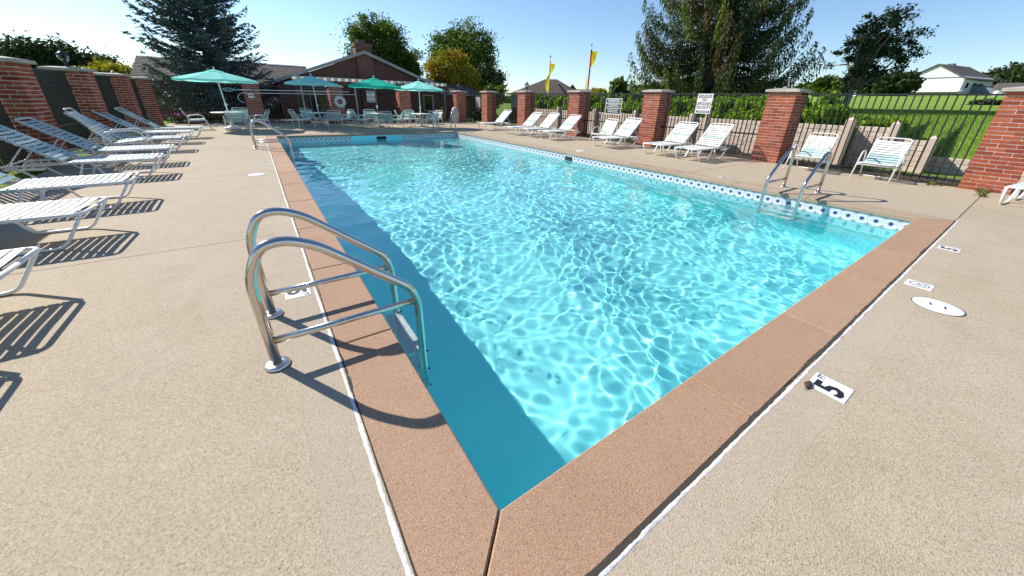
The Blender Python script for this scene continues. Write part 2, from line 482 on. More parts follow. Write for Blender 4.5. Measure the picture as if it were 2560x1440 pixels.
def tile_mat():
    """glazed tile, flat print: navy star, pale blue arcs"""
    m, nt, out = new_mat('printed_tile'); k = NT(nt)
    sx = k.n('ShaderNodeSeparateXYZ'); k.l(k.obj(), sx.inputs[0])
    x, z = sx.outputs[0], sx.outputs[2]
    r = k.math('SQRT', k.math('ADD', k.math('MULTIPLY', x, x), k.math('MULTIPLY', z, z)))
    a = k.math('ARCTAN2', z, x)
    cs = k.math('COSINE', k.math('MULTIPLY', a, 8.0))
    star = k.math('LESS_THAN', r, k.math('MULTIPLY_ADD', cs, 0.010)); k.nt.nodes[-2].inputs[2].default_value = 0.029
    c = k.mix(star, (0.80, 0.80, 0.77), (0.030, 0.045, 0.20))
    d1 = k.math('LESS_THAN', k.math('ABSOLUTE', k.math('SUBTRACT', r, 0.060)), 0.0050)
    d2 = k.math('LESS_THAN', k.math('ABSOLUTE', k.math('SUBTRACT', r, 0.046)), 0.0022)
    up = k.math('GREATER_THAN', k.math('ADD', k.math('MULTIPLY', k.math('COSINE', k.math('MULTIPLY', a, 4.0)), 0.5), k.math('MULTIPLY', z, 14.0)), -0.25)
    c = k.mix(k.math('MULTIPLY', d1, up), c, (0.34, 0.42, 0.52))
    c = k.mix(k.math('MULTIPLY', d2, 0.5), c, (0.42, 0.50, 0.60))
    ax = k.math('SUBTRACT', k.math('ABSOLUTE', x), 0.075); az = k.math('SUBTRACT', k.math('ABSOLUTE', z), 0.075)
    rc = k.math('SQRT', k.math('ADD', k.math('MULTIPLY', ax, ax), k.math('MULTIPLY', az, az)))
    fan = k.math('GREATER_THAN', k.math('SINE', k.math('MULTIPLY', k.math('ARCTAN2', az, ax), 18.0)), 0.0)
    corner = k.math('MULTIPLY', k.math('LESS_THAN', rc, 0.030), fan)
    c = k.mix(corner, c, (0.07, 0.09, 0.15))
    c = k.mix(k.math('LESS_THAN', k.math('ABSOLUTE', k.math('SUBTRACT', rc, 0.034)), 0.0022), c, (0.25, 0.33, 0.42))
    p = k.n('ShaderNodeBsdfPrincipled'); p.inputs['Roughness'].default_value = 0.15
    k.l(c, p.inputs['Base Color']); k.l(p.outputs[0], out.inputs[0]); return m
M['tile'] = tile_mat()

def water_mat():
    m, nt, out = new_mat('pool_water'); k = NT(nt)
    p = k.n('ShaderNodeBsdfPrincipled')
    p.inputs['Base Color'].default_value = (0.90, 0.985, 1.0, 1)
    p.inputs['Roughness'].default_value = 0.0; p.inputs['IOR'].default_value = 1.333
    p.inputs['Transmission Weight'].default_value = 1.0
    k.l(p.outputs[0], out.inputs[0]); return m
M['water'] = water_mat()

# ------------------------------------------------------------------ setting: pool
PX0, PX1, PY0, PY1 = 0.408, 6.800, 0.634, 14.30       # water-side edge of the coping
WX0, WX1, WY0, WY1 = PX0 + 0.03, PX1 - 0.03 + 0.06, PY0 + 0.03, PY1 + 0.03
WX0, WX1, WY0, WY1 = PX0 - 0.025, PX1 + 0.025, PY0 - 0.025, PY1 + 0.025   # pool walls, set back under the coping
WATER_Z = -0.205
CW = 0.300                                            # coping width
def floor_z(y):
    """sloping pool floor: 5 ft at the near end, shallower to the far end"""
    return -1.68 + 0.70 * smooth((y - 3.5) / 8.0)

pool = setting('swimming_pool')
receivers = []
def rpart(name, mb, mat, parent, *a, **k_):
    o = part(name, mb, mat, parent, *a, **k_); receivers.append(o); return o
ys = np.linspace(WY0, WY1, 41)
fl = MB()
vs = []; fs = []
for i, y in enumerate(ys): vs += [(WX0, y, floor_z(y)), (WX1, y, floor_z(y))]
for i in range(40): fs.append((2*i, 2*i+1, 2*i+3, 2*i+2))
fl.add(vs, fs, True)
rpart('pool_floor', fl, M['plaster'], pool)
ZT = -0.206 + 0.0
for (a, b, hname) in (((WX0, WY0), (WX0, WY1), 'x'), ((WX1, WY0), (WX1, WY1), 'x'), ((WX0, WY0), (WX1, WY0), 'y'), ((WX0, WY1), (WX1, WY1), 'y')):
    w = MB(); th = 0.20
    if hname == 'x':
        sgn = -1 if a[0] < 3 else 1
        w.box(min(a[0], a[0]+sgn*th), max(a[0], a[0]+sgn*th), WY0 - th, WY1 + th, -2.0, -0.062)
    else:
        sgn = -1 if a[1] < 3 else 1
        w.box(WX0, WX1, min(a[1], a[1]+sgn*th), max(a[1], a[1]+sgn*th), -2.0, -0.062)
    rpart('pool_wall', w, M['plaster'], pool)

# waterline tiles, each a piece (the far ones are joined where they are too small to pick apart)
tmb = MB(); tmb.bev_box(-0.0745, 0.0745, -0.0745, 0.0745, 0, 0.009, 0.002)
tv = [(x, -z, y) for (x, y, z) in tmb.v]; tmb.v = tv       # stand it up: face towards -Y
tile_me = tmb.mesh('tile', M['tile'])
TZ = -0.142
def tile_run(p0, p1, rz, skip=None):
    L = hypot(p1[0]-p0[0], p1[1]-p0[1]); n = int(round(L / 0.152)); st = L / n
    for i in range(n):
        t = (i + 0.5) / n; x = p0[0] + (p1[0]-p0[0])*t; y = p0[1] + (p1[1]-p0[1])*t
        if skip and skip(x, y): continue
        receivers.append(put('tile', tile_me, pool, (x, y, TZ), (0, 0, rz)))
SK_R = 7.30; SK_F = 3.72
tile_run((WX1, WY0), (WX1, WY1), -pi/2, lambda x, y: abs(y - SK_R) < 0.20)
tile_run((WX0, WY1), (WX1, WY1), 0.0, lambda x, y: abs(x - SK_F) < 0.20 or 3.95 < x < 4.45 or 2.75 < x < 3.5)
tile_run((WX0, WY0), (WX0, WY1), pi/2)
tile_run((WX0, WY0), (WX1, WY0), pi)
for (loc, rz) in (((WX1 - 0.001, SK_R, -0.145), -pi/2), ((SK_F, WY1 - 0.001, -0.145), 0)):
    f = MB(); f.box(-0.20, 0.20, -0.010, 0.002, 0.045, 0.065).box(-0.20, 0.20, -0.010, 0.002, -0.085, -0.068)
    f.box(-0.20, -0.178, -0.010, 0.002, -0.068, 0.045).box(0.178, 0.20, -0.010, 0.002, -0.068, 0.045)
    fo = part('skimmer_opening', f, M['white'], pool, loc, (0, 0, rz))
    part('throat_shade', MB().box(-0.178, 0.178, -0.004, 0.001, -0.068, 0.045), M['opening_shade'], fo)  # flat dark plate, the shade of the skimmer mouth put into its colour
# return fittings on the far wall
fit = MB(); fit.lathe([(0.0, 0.0), (0.05, 0.0), (0.05, 0.012), (0.02, 0.016), (0.0, 0.016)], 18)
fit.v = [(x, -z, y) for (x, y, z) in fit.v]
rpart('pool_light', MB().lathe([(0.14, 0.0), (0.14, 0.02), (0.11, 0.03), (0.0, 0.035)], 20), M['white'], pool, (4.25, WY1 - 0.001, -0.52), (pi/2, 0, 0))

# entry steps in the far right corner
for i in range(3):
    rpart('pool_step', MB().box(4.9, WX1 - 0.002, WY1 - 0.36*(3 - i), WY1 - 0.002, floor_z(14) , -0.42 - 0.24*(2-i) + 0.0), M['plaster'], pool) if i == 2 else \
    rpart('pool_step', MB().box(4.9, WX1 - 0.002, WY1 - 0.36*(3 - i), WY1 - 0.36*(2 - i) - 0.001, floor_z(14), -0.42 - 0.24*(2-i)), M['plaster'], pool)

# water surface with real waves
def build_water():
    st = 0.0185
    xs = np.arange(WX0 + 0.004, WX1, st); ysw = np.arange(WY0 + 0.004, WY1, st)
    xs[-1] = WX1 - 0.004; ysw[-1] = WY1 - 0.004
    Xg, Yg = np.meshgrid(xs, ysw, indexing='ij')
    Zg = np.zeros_like(Xg)
    rg = np.random.default_rng(21)
    amp_patch = 0.80 + 0.12*np.exp(-((Xg-2.2)**2 + (Yg-2.0)**2)/5.0) - 0.18*np.exp(-((Xg-3.2)**2/4.0 + (Yg-5.5)**2/5.0)) + 0.24*np.sin(0.9*Xg + 0.6*Yg + 1.0)*np.sin(0.7*Yg - 0.5*Xg) + 0.16*np.sin(2.1*Xg - 1.3*Yg)
    # phase-warped sine sum
    wx = 0.10*np.sin(1.7*Yg + 0.8*Xg) + 0.06*np.sin(3.1*Xg - 1.1*Yg + 2); wy = 0.10*np.sin(1.9*Xg - 0.7*Yg + 1) + 0.06*np.sin(2.7*Yg + 1.3*Xg)
    for i in range(80):
        lam = 0.100 * (0.90/0.100)**(rg.random()**2.0)
        kk = 2*pi/lam; th = rg.random()*2*pi
        A = WAVE * 0.00030*(lam/0.3)**1.25
        Zg += A*np.sin(kk*(cos(th)*(Xg + wx) + sin(th)*(Yg + wy)) + rg.random()*2*pi)
    Zg *= amp_patch
    nx, ny = Xg.shape
    V = np.stack([Xg, Yg, Zg + WATER_Z], -1).reshape(-1, 3)
    idx = np.arange(nx*ny).reshape(nx, ny)
    Q = np.stack([idx[:-1,:-1], idx[1:,:-1], idx[1:,1:], idx[:-1,1:]], -1).reshape(-1, 4)
    me = bpy.data.meshes.new('pool_water')
    me.vertices.add(len(V)); me.vertices.foreach_set('co', V.astype(np.float32).ravel())
    me.loops.add(Q.size); me.loops.foreach_set('vertex_index', Q.astype(np.int32).ravel())
    me.polygons.add(len(Q)); me.polygons.foreach_set('loop_start', np.arange(0, Q.size, 4, dtype=np.int32))
    me.polygons.foreach_set('loop_total', np.full(len(Q), 4, dtype=np.int32))
    me.polygons.foreach_set('use_smooth', np.ones(len(Q), dtype=bool))
    me.materials.append(M['water']); me.update(calc_edges=True)
    o = bpy.data.objects.new('pool_water', me); COL.objects.link(o)
    o['kind'] = 'structure'
    o.cycles.is_caustics_caster = True
    return o
WAVE = 0.82
water = build_water()

# coping stones
coping = setting('pool_coping')
def coping_stone(x0, x1, y0, y1, poly=None, mat='coping'):
    mb = MB(); g = 0.0022; h = 0.06; b = 0.006
    if poly is None: poly = [(x0+g, y0+g), (x1-g, y0+g), (x1-g, y1-g), (x0+g, y1-g)]
    n = len(poly); cxp = sum(p[0] for p in poly)/n; cyp = sum(p[1] for p in poly)/n
    ins = []
    for i in range(n):
        a, p, c = Vector(poly[i-1]), Vector(poly[i]), Vector(poly[(i+1) % n])
        e1 = (p-a).normalized(); e2 = (c-p).normalized()
        n1 = Vector((-e1.y, e1.x)); n2 = Vector((-e2.y, e2.x)); bis = (n1+n2).normalized()
        ins.append(p + bis * (b / max(0.3, bis.dot(n1))))
    vs = [(p[0], p[1], -h) for p in poly] + [(p[0], p[1], -b) for p in poly] + [(p[0], p[1], 0.0) for p in ins]
    fs = [tuple(reversed(range(n))), tuple(range(2*n, 3*n))]
    for i in range(n):
        j = (i+1) % n; fs += [(i, j, n+j, n+i), (n+i, n+j, 2*n+j, 2*n+i)]
    mb.add(vs, fs)
    part('coping_stone', mb, M[mat], coping)
ox0, ox1, oy0, oy1 = PX0 - CW, PX1 + CW, PY0 - CW, PY1 + CW
g = 0.004
yj = [1.855, 2.96, 4.07, 5.27, 6.4, 7.5, 8.6, 9.7, 10.8, 11.9, 13.0]
ys_ = [None] + yj + [None]
for side in (0, 1):
    xa, xb = (ox0, PX0) if side == 0 else (PX1, ox1)
    edges = [PY0] + yj + [PY1]
    for i in range(len(edges)-1):
        y0, y1 = edges[i], edges[i+1]
        p = [(xa, y0+0.002), (xb, y0+0.002), (xb, y1-0.002), (xa, y1-0.002)]
        if i == 0: p[0 if side == 0 else 1] = ((xa if side == 0 else xb), oy0 + g)
        if i == 0 and side == 0: p[1] = (xb, PY0 + g)
        if i == 0 and side == 1: p[0] = (xa, PY0 + g)
        if i == len(edges)-2:
            if side == 0: p[3] = (xa, oy1 - g); p[2] = (xb, PY1 - g)
            else: p[2] = (xb, oy1 - g); p[3] = (xa, PY1 - g)
        coping_stone(0, 0, 0, 0, p, 'coping' if side == 0 else 'coping_tan')
xj = [1.56, 2.67, 3.76, 4.88, 6.01]
for side in (0, 1):
    ya, yb = (oy0, PY0) if side == 0 else (PY1, oy1)
    edges = [PX0] + xj + [PX1]
    for i in range(len(edges)-1):
        x0, x1 = edges[i], edges[i+1]
        p = [(x0+0.0022, ya), (x1-0.0022, ya), (x1-0.0022, yb), (x0+0.0022, yb)]
        if i == 0:
            p[0 if side == 0 else 3] = (ox0 + g, ya if side == 0 else yb); p[3 if side == 0 else 0] = (PX0 + g, yb if side == 0 else ya)
        if i == len(edges)-2:
            p[1 if side == 0 else 2] = (ox1 - g, ya if side == 0 else yb); p[2 if side == 0 else 1] = (PX1 - g, yb if side == 0 else ya)
        coping_stone(0, 0, 0, 0, p)

# white sealant bead between coping and deck, ragged edges, and the dark gap beside it
def bead(p0, p1, w, seed, wob=0.005):
    rr = np.random.default_rng(seed)
    L = hypot(p1[0]-p0[0], p1[1]-p0[1]); n = int(L/0.011)
    d = Vector((p1[0]-p0[0], p1[1]-p0[1], 0)).normalized(); q = Vector((-d.y, d.x, 0))
    def rough(scale): 
        a = rr.normal(size=n+1); b = np.convolve(a, np.ones(3)/3, 'same') + 1.2*np.convolve(rr.normal(size=n+1), np.ones(25)/25, 'same')*3
        return b*scale
    e1, e2, zz, sh = rough(wob*0.35), rough(wob*0.35), np.abs(rr.normal(size=n+1))*0.0004, np.convolve(rr.normal(size=n+1), np.ones(60)/60, 'same')*0.007
    vs = []
    for i in range(n+1):
        c = Vector((p0[0], p0[1], 0)) + d*(L*i/n) + q*sh[i]
        for (o, z) in ((-w/2 + min(w*0.4, e1[i]), 0.0005), (-w/4, 0.0013+zz[i]), (w/4, 0.0013+zz[i]), (w/2 - min(w*0.4, e2[i]), 0.0005)):
            pt = c + q*o; vs.append((pt.x, pt.y, z))
    fs = [(4*i+k_, 4*(i+1)+k_, 4*(i+1)+k_+1, 4*i+k_+1) for i in range(n) for k_ in range(3)]
    fs = [tuple(reversed(f)) for f in fs]
    return MB().add(vs, fs, True)
def gap_strip(p0, p1, w, seed):
    b = bead(p0, p1, w, seed, 0.008); b.v = [(x, y, 0.0012) for (x, y, z) in b.v]; return b
JW = 0.0145
part('sealant_strip', bead((ox0 - 0.012, oy0 - 0.012), (ox0 - 0.012, oy1), JW, 1), M['sealant'], coping)
part('sealant_strip', bead((ox0, oy0 - 0.020), (ox1, oy0 - 0.020), JW*0.9, 2, 0.004), M['sealant'], coping)
part('sealant_strip', bead((ox1 + 0.010, oy0), (ox1 + 0.010, oy1), JW*0.5, 3), M['joint_dark'], coping)
part('sealant_strip', bead((ox0, oy1 + 0.010), (ox1, oy1 + 0.010), JW*0.5, 4), M['joint_dark'], coping)
part('joint_gap', gap_strip((ox0 + 0.02, oy0 - 0.002), (ox1, oy0 - 0.002), 0.016, 5), M['joint_dark'], coping)
part('joint_gap', gap_strip((ox0 + 0.003, oy0), (ox0 + 0.003, oy1), 0.006, 6), M['joint_dark'], coping)

# deck slabs
deck = setting('pool_deck')
DXL, DXR, DYN, DYF = -3.02, 10.46, -7.0, 24.7
def slab(x0, x1, y0, y1, mat='deck', gp=0.0042, L=None, R=None, D=None, U=None):
    # L, R, D, U: the gap left along one edge where it is not an ordinary control joint
    if x1 - x0 < 0.02 or y1 - y0 < 0.02: return
    f = lambda v: gp if v is None else v
    part('slab', MB().bev_box(x0+f(L), x1-f(R), y0+f(D), y1-f(U), -0.10, 0.0, 0.0003 if (mat != 'deck' or R is not None or U is not None) else 0.0025), M[mat], deck)
yl = [-7.0, -3.2, 0.332, 4.0, 7.55, 11.1, 14.65, 18.1, 21.4, 24.7]
PS = 0.20     # patched strip beside the coping
for i in range(len(yl)-1):
    y0, y1 = yl[i], yl[i+1]
    # left deck
    if y1 <= oy0 + 0.01 : pass
    else:
        ya = max(y0, oy0 - 0.022 if False else y0)
        slab(DXL, ox0 - PS, max(y0, 0.332), y1, R=0.0001)
        if max(y0, oy0) < oy1: slab(ox0 - PS, ox0, max(y0, 0.332), min(y1, oy1 + 0.0), 'patch', 0.0001)
        if y1 > oy1: slab(ox0 - PS, ox0, max(y0, oy1), y1)
        # right deck
        slab(ox1, DXR, max(y0, 0.332), y1)
        # beyond the far end
        if y1 > oy1:
            slab(ox0, 3.72, max(y0, oy1), y1); slab(3.72, ox1, max(y0, oy1), y1)
xe = [-6.4, -3.02, 0.06, 3.722, 7.37, 11.0, 14.6]
for i in range(len(xe)-1):
    a, b = xe[i], xe[i+1]
    if 0.0 < b and a < ox1 - 0.3:
        slab(a, b, oy0 - PS, oy0, 'patch', 0.0001); slab(a, b, -3.2, oy0 - PS, U=0.0001)
    else:
        slab(a, b, -3.2, 0.332)
    slab(a, b, -7.0, -3.2)
slab(DXL, 0.06, oy0, 0.336, 'deck', 0.001) if False else None
part('joint_filler', MB().box(DXL, ox0 + 0.002, 0.3, DYF, -0.14, -0.012).box(ox1 - 0.002, DXR, 0.3, DYF, -0.14, -0.012).box(ox0 + 0.003, ox1 - 0.003, oy1, DYF, -0.14, -0.012).box(-6.4, 14.6, -7.0, 0.334, -0.14, -0.0121), M['joint_dark'], deck)
# substrate under the coping, so that joints between the stones end in something
part('coping_bed', MB().box(ox0, WX0 - 0.001, oy0, oy1, -0.16, -0.0605).box(WX1 + 0.001, ox1, oy0, oy1, -0.16, -0.0605).box(WX0, WX1, oy0, WY0 - 0.001, -0.16, -0.0605).box(WX0, WX1, WY1 + 0.001, oy1, -0.16, -0.0605), M['grout'], coping)

# ------------------------------------------------------------------ brick pillars
BR_L, BR_W, BR_H, CO = 0.190, 0.092, 0.0540, 0.0677
bmb = MB(); bmb.bev_box(-BR_L/2, BR_L/2, -BR_W/2, BR_W/2, 0, BR_H, 0.003)
brick_me = bmb.mesh('brick', M['brick'])
PILLAR_H = 24 * CO
rb = random.Random(3)
def pillar(x, y, label, side=0.60, cap_over=0.062, z0=0.0, group='brick pillars of the pool fence'):
    t = thing('brick_pillar', label, 'pillar', (x, y, z0), 0, group)
    h = side/2
    part('mortar_core', MB().box(-h+0.006, h-0.006, -h+0.006, h-0.006, -0.05, PILLAR_H - 0.002), M['mortar'], t)
    gap = (side - 3*BR_L)/2
    for c in range(24):
        z = c*CO + 0.004
        full_x = (c % 2 == 0)      # which pair of faces runs corner to corner in this course
        o = h - BR_W/2
        spots = []
        for i in range(3):
            u = -h + BR_L/2 + i*(BR_L + gap)
            if full_x: spots += [(u, -o, 0), (u, o, 0)]
            else: spots += [(-o, u, pi/2), (o, u, pi/2)]
        for u in (-(BR_L + 0.012)/2, (BR_L + 0.012)/2):
            if full_x: spots += [(-o, u, pi/2), (o, u, pi/2)]
            else: spots += [(u, -o, 0), (u, o, 0)]
        for (bx, by, rz) in spots:
            j = 0.0016
            b = put('brick', brick_me, t, (bx + rb.uniform(-j, j), by + rb.uniform(-j, j), z + rb.uniform(-0.001, 0.001)), (0, 0, rz + rb.choice((0, pi)) + rb.uniform(-0.006, 0.006)))
    w = h + cap_over
    part('capstone', MB().add([(-w,-w,0),(w,-w,0),(w,w,0),(-w,w,0),(-w,-w,0.052),(w,-w,0.052),(w,w,0.052),(-w,w,0.052),(-w*0.55,-w*0.55,0.078),(w*0.55,-w*0.55,0.078),(w*0.55,w*0.55,0.078),(-w*0.55,w*0.55,0.078)],
        [(0,3,2,1),(0,1,5,4),(1,2,6,5),(2,3,7,6),(3,0,4,7),(4,5,9,8),(5,6,10,9),(6,7,11,10),(7,4,8,11),(8,9,10,11)]), M['cap'], t, (0, 0, PILLAR_H + 0.001))
    return t
RXc, LXc, FYc = 10.70, -3.30, 20.60
right_pillars = [(0.37, 'brick pillar beside the foot of the lounger past the last armchair'),
 (3.97, 'brick pillar with a lantern on its cap next to the lawn view'),
 (7.58, 'brick pillar with a lounger shadow on it, between the two fence warning signs'),
 (11.13, 'brick pillar behind the lounger nearest the black warning sign'),
 (14.72, 'brick pillar with a lantern, in front of the dark hip roof house'),
 (18.22, 'brick pillar beside the iron gate on the lounger side')]
for y, l in right_pillars: pillar(RXc, y, l)
for y, l in [(19.55, 'brick pillar at the corner where the two rows of fence meet by the flower bed'),
 (16.56, 'shaded brick pillar behind the two farthest blue-shaded loungers'),
 (13.24, 'shaded brick pillar with a globe lantern behind the lounger row'),
 (10.04, 'shaded brick pillar behind the loungers nearest the edge of the photo'),
 (6.78, 'shaded brick pillar behind the lounger heads cut by the photo edge'),
 (3.50, 'shaded brick pillar outside the photo behind the nearest lounger')]: pillar(LXc, y, l)
for x, l in [(0.05, 'brick pillar with a small white notice and the pool poles hung on it'),
 (3.40, 'brick pillar with the white life ring hung on it'),
 (6.75, 'brick pillar between the green umbrella table and the table by the hand rails'),
 (10.08, 'brick pillar behind the trash can, lantern on its cap')]: pillar(x, FYc, l)

# lanterns on pillar caps
def lantern(loc, label, s=1.0):
    t = thing('pillar_lantern', label, 'lantern', loc, 0, 'lanterns on the brick pillars')
    part('base', MB().lathe([(0.075*s,0),(0.075*s,0.015*s),(0.03*s,0.03*s),(0.024*s,0.09*s),(0.05*s,0.105*s),(0.062*s,0.125*s)], 14), M['iron'], t)
    g = MB().lathe([(0.05*s,0.126*s),(0.085*s,0.165*s),(0.10*s,0.215*s),(0.092*s,0.262*s)], 16)
    part('glass_globe', g, M['globe'], t)
    c = MB()
    for k in range(6):
        a = 2*pi*k/6
        c.tube([(cos(a)*r*s, sin(a)*r*s, z*s) for r, z in ((0.052,0.122),(0.089,0.165),(0.104,0.215),(0.096,0.262))], 0.005*s, 5)
    part('cage', c, M['iron'], t)
    part('roof', MB().lathe([(0.115*s,0.262*s),(0.10*s,0.285*s),(0.045*s,0.325*s),(0.022*s,0.34*s),(0.016*s,0.375*s),(0.0015,0.44*s)], 16), M['iron'], t)
    return t
def globe_mat():
    m, nt, out = new_mat('lantern_glass'); k = NT(nt)
    gl = k.n('ShaderNodeBsdfGlossy'); gl.inputs['Roughness'].default_value = 0.08; gl.inputs[0].default_value = (0.9,0.93,0.95,1)
    tr = k.n('ShaderNodeBsdfTransparent'); tr.inputs[0].default_value = (0.62, 0.68, 0.72, 1)
    lw = k.n('ShaderNodeLayerWeight'); lw.inputs[0].default_value = 0.35
    mx = k.n('ShaderNodeMixShader'); k.l(lw.outputs['Facing'], mx.inputs[0])
    k.l(tr.outputs[0], mx.inputs[1]); k.l(gl.outputs[0], mx.inputs[2]); k.l(mx.outputs[0], out.inputs[0]); return m
M['globe'] = globe_mat()
CAPZ = PILLAR_H + 0.079
lantern((RXc, 3.97, CAPZ), 'lantern on the pillar beside the lawn, against the big spruce')
lantern((RXc, 14.72, CAPZ), 'lantern on the pillar in front of the hip roof house')
lantern((10.08, FYc, CAPZ), 'lantern on the pillar behind the trash can')
lantern((LXc, 13.24, CAPZ), 'lantern on the shaded pillar behind the lounger row', 0.95)

# ------------------------------------------------------------------ iron fence panels
bar_cache = {}
def fence_panel(p0, p1, label, pitch=0.113, z0=0.05, z1=1.600, rails=(0.09, 1.585), bar=0.0105, rail_h=0.016, mid=(), group='black iron fence panels'):
    L = hypot(p1[0]-p0[0], p1[1]-p0[1]); rz = atan2(p1[1]-p0[1], p1[0]-p0[0])
    t = thing('fence_panel', label, 'fence', (p0[0], p0[1], 0), rz, group)
    key = (bar, z0, z1)
    if key not in bar_cache:
        bar_cache[key] = MB().box(-bar, bar, -bar, bar, z0, z1).mesh('bar', M['iron'])
    for z in tuple(rails) + tuple(mid):
        part('rail', MB().box(0, L, -0.019, 0.019, z - rail_h, z + rail_h), M['iron'], t)
    n = int(round(L / pitch)); st = L / n
    for i in range(1, n):
        put('bar', bar_cache[key], t, (i*st, 0, 0))
    return t
hp = 0.30
ry_ = [p[0] for p in right_pillars]
lab_r = ['black iron fence panel in front of the open lawn, behind the two armchairs',
 'black iron fence panel behind the white warning sign and the two near loungers',
 'black iron fence panel carrying the black warning sign',
 'black iron fence panel behind the two loungers beside the first hedge posts',
 'black iron fence panel behind the lounger nearest the gate']
for i in range(5): fence_panel((RXc, ry_[i] + hp), (RXc, ry_[i+1] - hp), lab_r[i], mid=(0.62,) if i in (1, 2, 3) else ())
fence_panel((RXc, 0.37 - hp), (RXc, -3.2), 'black iron fence panel outside the photo past the big pillar')
ly_ = [19.55, 16.56, 13.24, 10.04, 6.78, 3.50]
lab_l = ['black iron fence panel between the two farthest pillars of the lounger side', 'black iron fence panel behind the head of the second farthest lounger',
 'black iron fence panel behind the armchair in the lounger row', 'black iron fence panel behind the cropped loungers, lower bars lit',
 'black iron fence panel outside the photo casting bar shadows']
for i in range(5): fence_panel((LXc, ly_[i] - hp), (LXc, ly_[i+1] + hp), lab_l[i], pitch=0.092, bar=0.0115, mid=(1.30, 0.55))
fx_ = [LXc, 0.05, 3.40, 6.75, 10.08]
lab_f = ['black iron fence panel in front of the blue spruce and flower bed', 'black iron fence panel under the two long pool poles',
 'black iron fence panel carrying the hung warning sign by the clubhouse', 'black iron fence panel in front of the clubhouse window']
for i in range(4): fence_panel((fx_[i] + hp, FYc if i else FYc), (fx_[i+1] - hp, FYc), lab_f[i], pitch=0.12)

# gate in the corner
gt = thing('iron_gate', 'black iron gate with a lattice lock panel beside the trash can', 'gate', (10.62, 20.25, 0), atan2(18.62 - 20.25, 0.10))
for x in (0.02, 0.40, 1.45): part('post', MB().box(x-0.03, x+0.03, -0.03, 0.03, 0, 1.72), M['iron'], gt)
for z in (0.10, 0.85, 1.60): part('rail', MB().box(0.05, 1.62, -0.018, 0.018, z-0.016, z+0.016), M['iron'], gt)
gbar = MB().box(-0.008, 0.008, -0.008, 0.008, 0.08, 1.62).mesh('bar', M['iron'])
for i in range(14): 
    x = 0.10 + i*0.108
    if abs(x-0.40) > 0.04 and abs(x-1.45) > 0.04: put('bar', gbar, gt, (x, 0, 0))
part('lock_panel', MB().box(0.62, 1.10, -0.012, 0.012, 0.80, 1.40).box(0.82, 0.90, -0.02, 0.02, 0.92, 1.22), M['trim_grey'], gt)
part('latch', MB().box(1.36, 1.50, 0.03, 0.06, 0.95, 1.05), M['grey_dark'], gt)

# ------------------------------------------------------------------ furniture
def strap_mesh(half, w=0.045, th=0.0035, drop=0.030, sag=0.006, mat=None, name='strap'):
    """one vinyl strap across the rails: sagging middle, ends wrapped over the tube; local x across the strap"""
    prof = [(-half - 0.015, -drop), (-half - 0.013, -0.004), (-half + 0.004, 0.004), (0, -sag), (half - 0.004, 0.004), (half + 0.013, -0.004), (half + 0.015, -drop)]
    vs = []; n = len(prof)
    for (y, z) in prof: vs += [(-w/2, y, z), (w/2, y, z)]
    for (y, z) in prof: vs += [(-w/2, y*0.985, z - th), (w/2, y*0.985, z - th)]
    fs = []
    for i in range(n-1):
        a = 2*i; fs.append((a, a+1, a+3, a+2)); b = 2*n + 2*i; fs.append((b, b+2, b+3, b+1))
        fs.append((a, a+2, b+2, b)); fs.append((a+1, b+1, b+3, a+3))
    fs = [tuple(reversed(f)) for f in fs]
    return MB().add(vs, fs).mesh(name, mat)
def lay_straps(t, path, me_by, seq, pitch, start=0.03, end=0.02):
    """straps along a polyline path of (x,z)"""
    P = [Vector((x, 0, z)) for x, z in path]; seg = [(P[i+1]-P[i]).length for i in range(len(P)-1)]; L = sum(seg)
    n = int((L - start - end) / pitch); s = start
    for i in range(n+1):
        d = start + (L - start - end)*i/max(1, n); k_ = 0
        while k_ < len(seg)-1 and d > seg[k_]: d -= seg[k_]; k_ += 1
        p = P[k_] + (P[k_+1]-P[k_]) * (d/seg[k_]); dr = (P[k_+1]-P[k_]).normalized()
        ang = atan2(dr.z, dr.x)
        # local +x of the strap runs along the path
        put('strap', me_by[seq[i % len(seq)]], t, (p.x, 0, p.z), Matrix.Rotation(-ang if dr.x > 0 else -(ang - pi), 4, 'Y').to_euler())

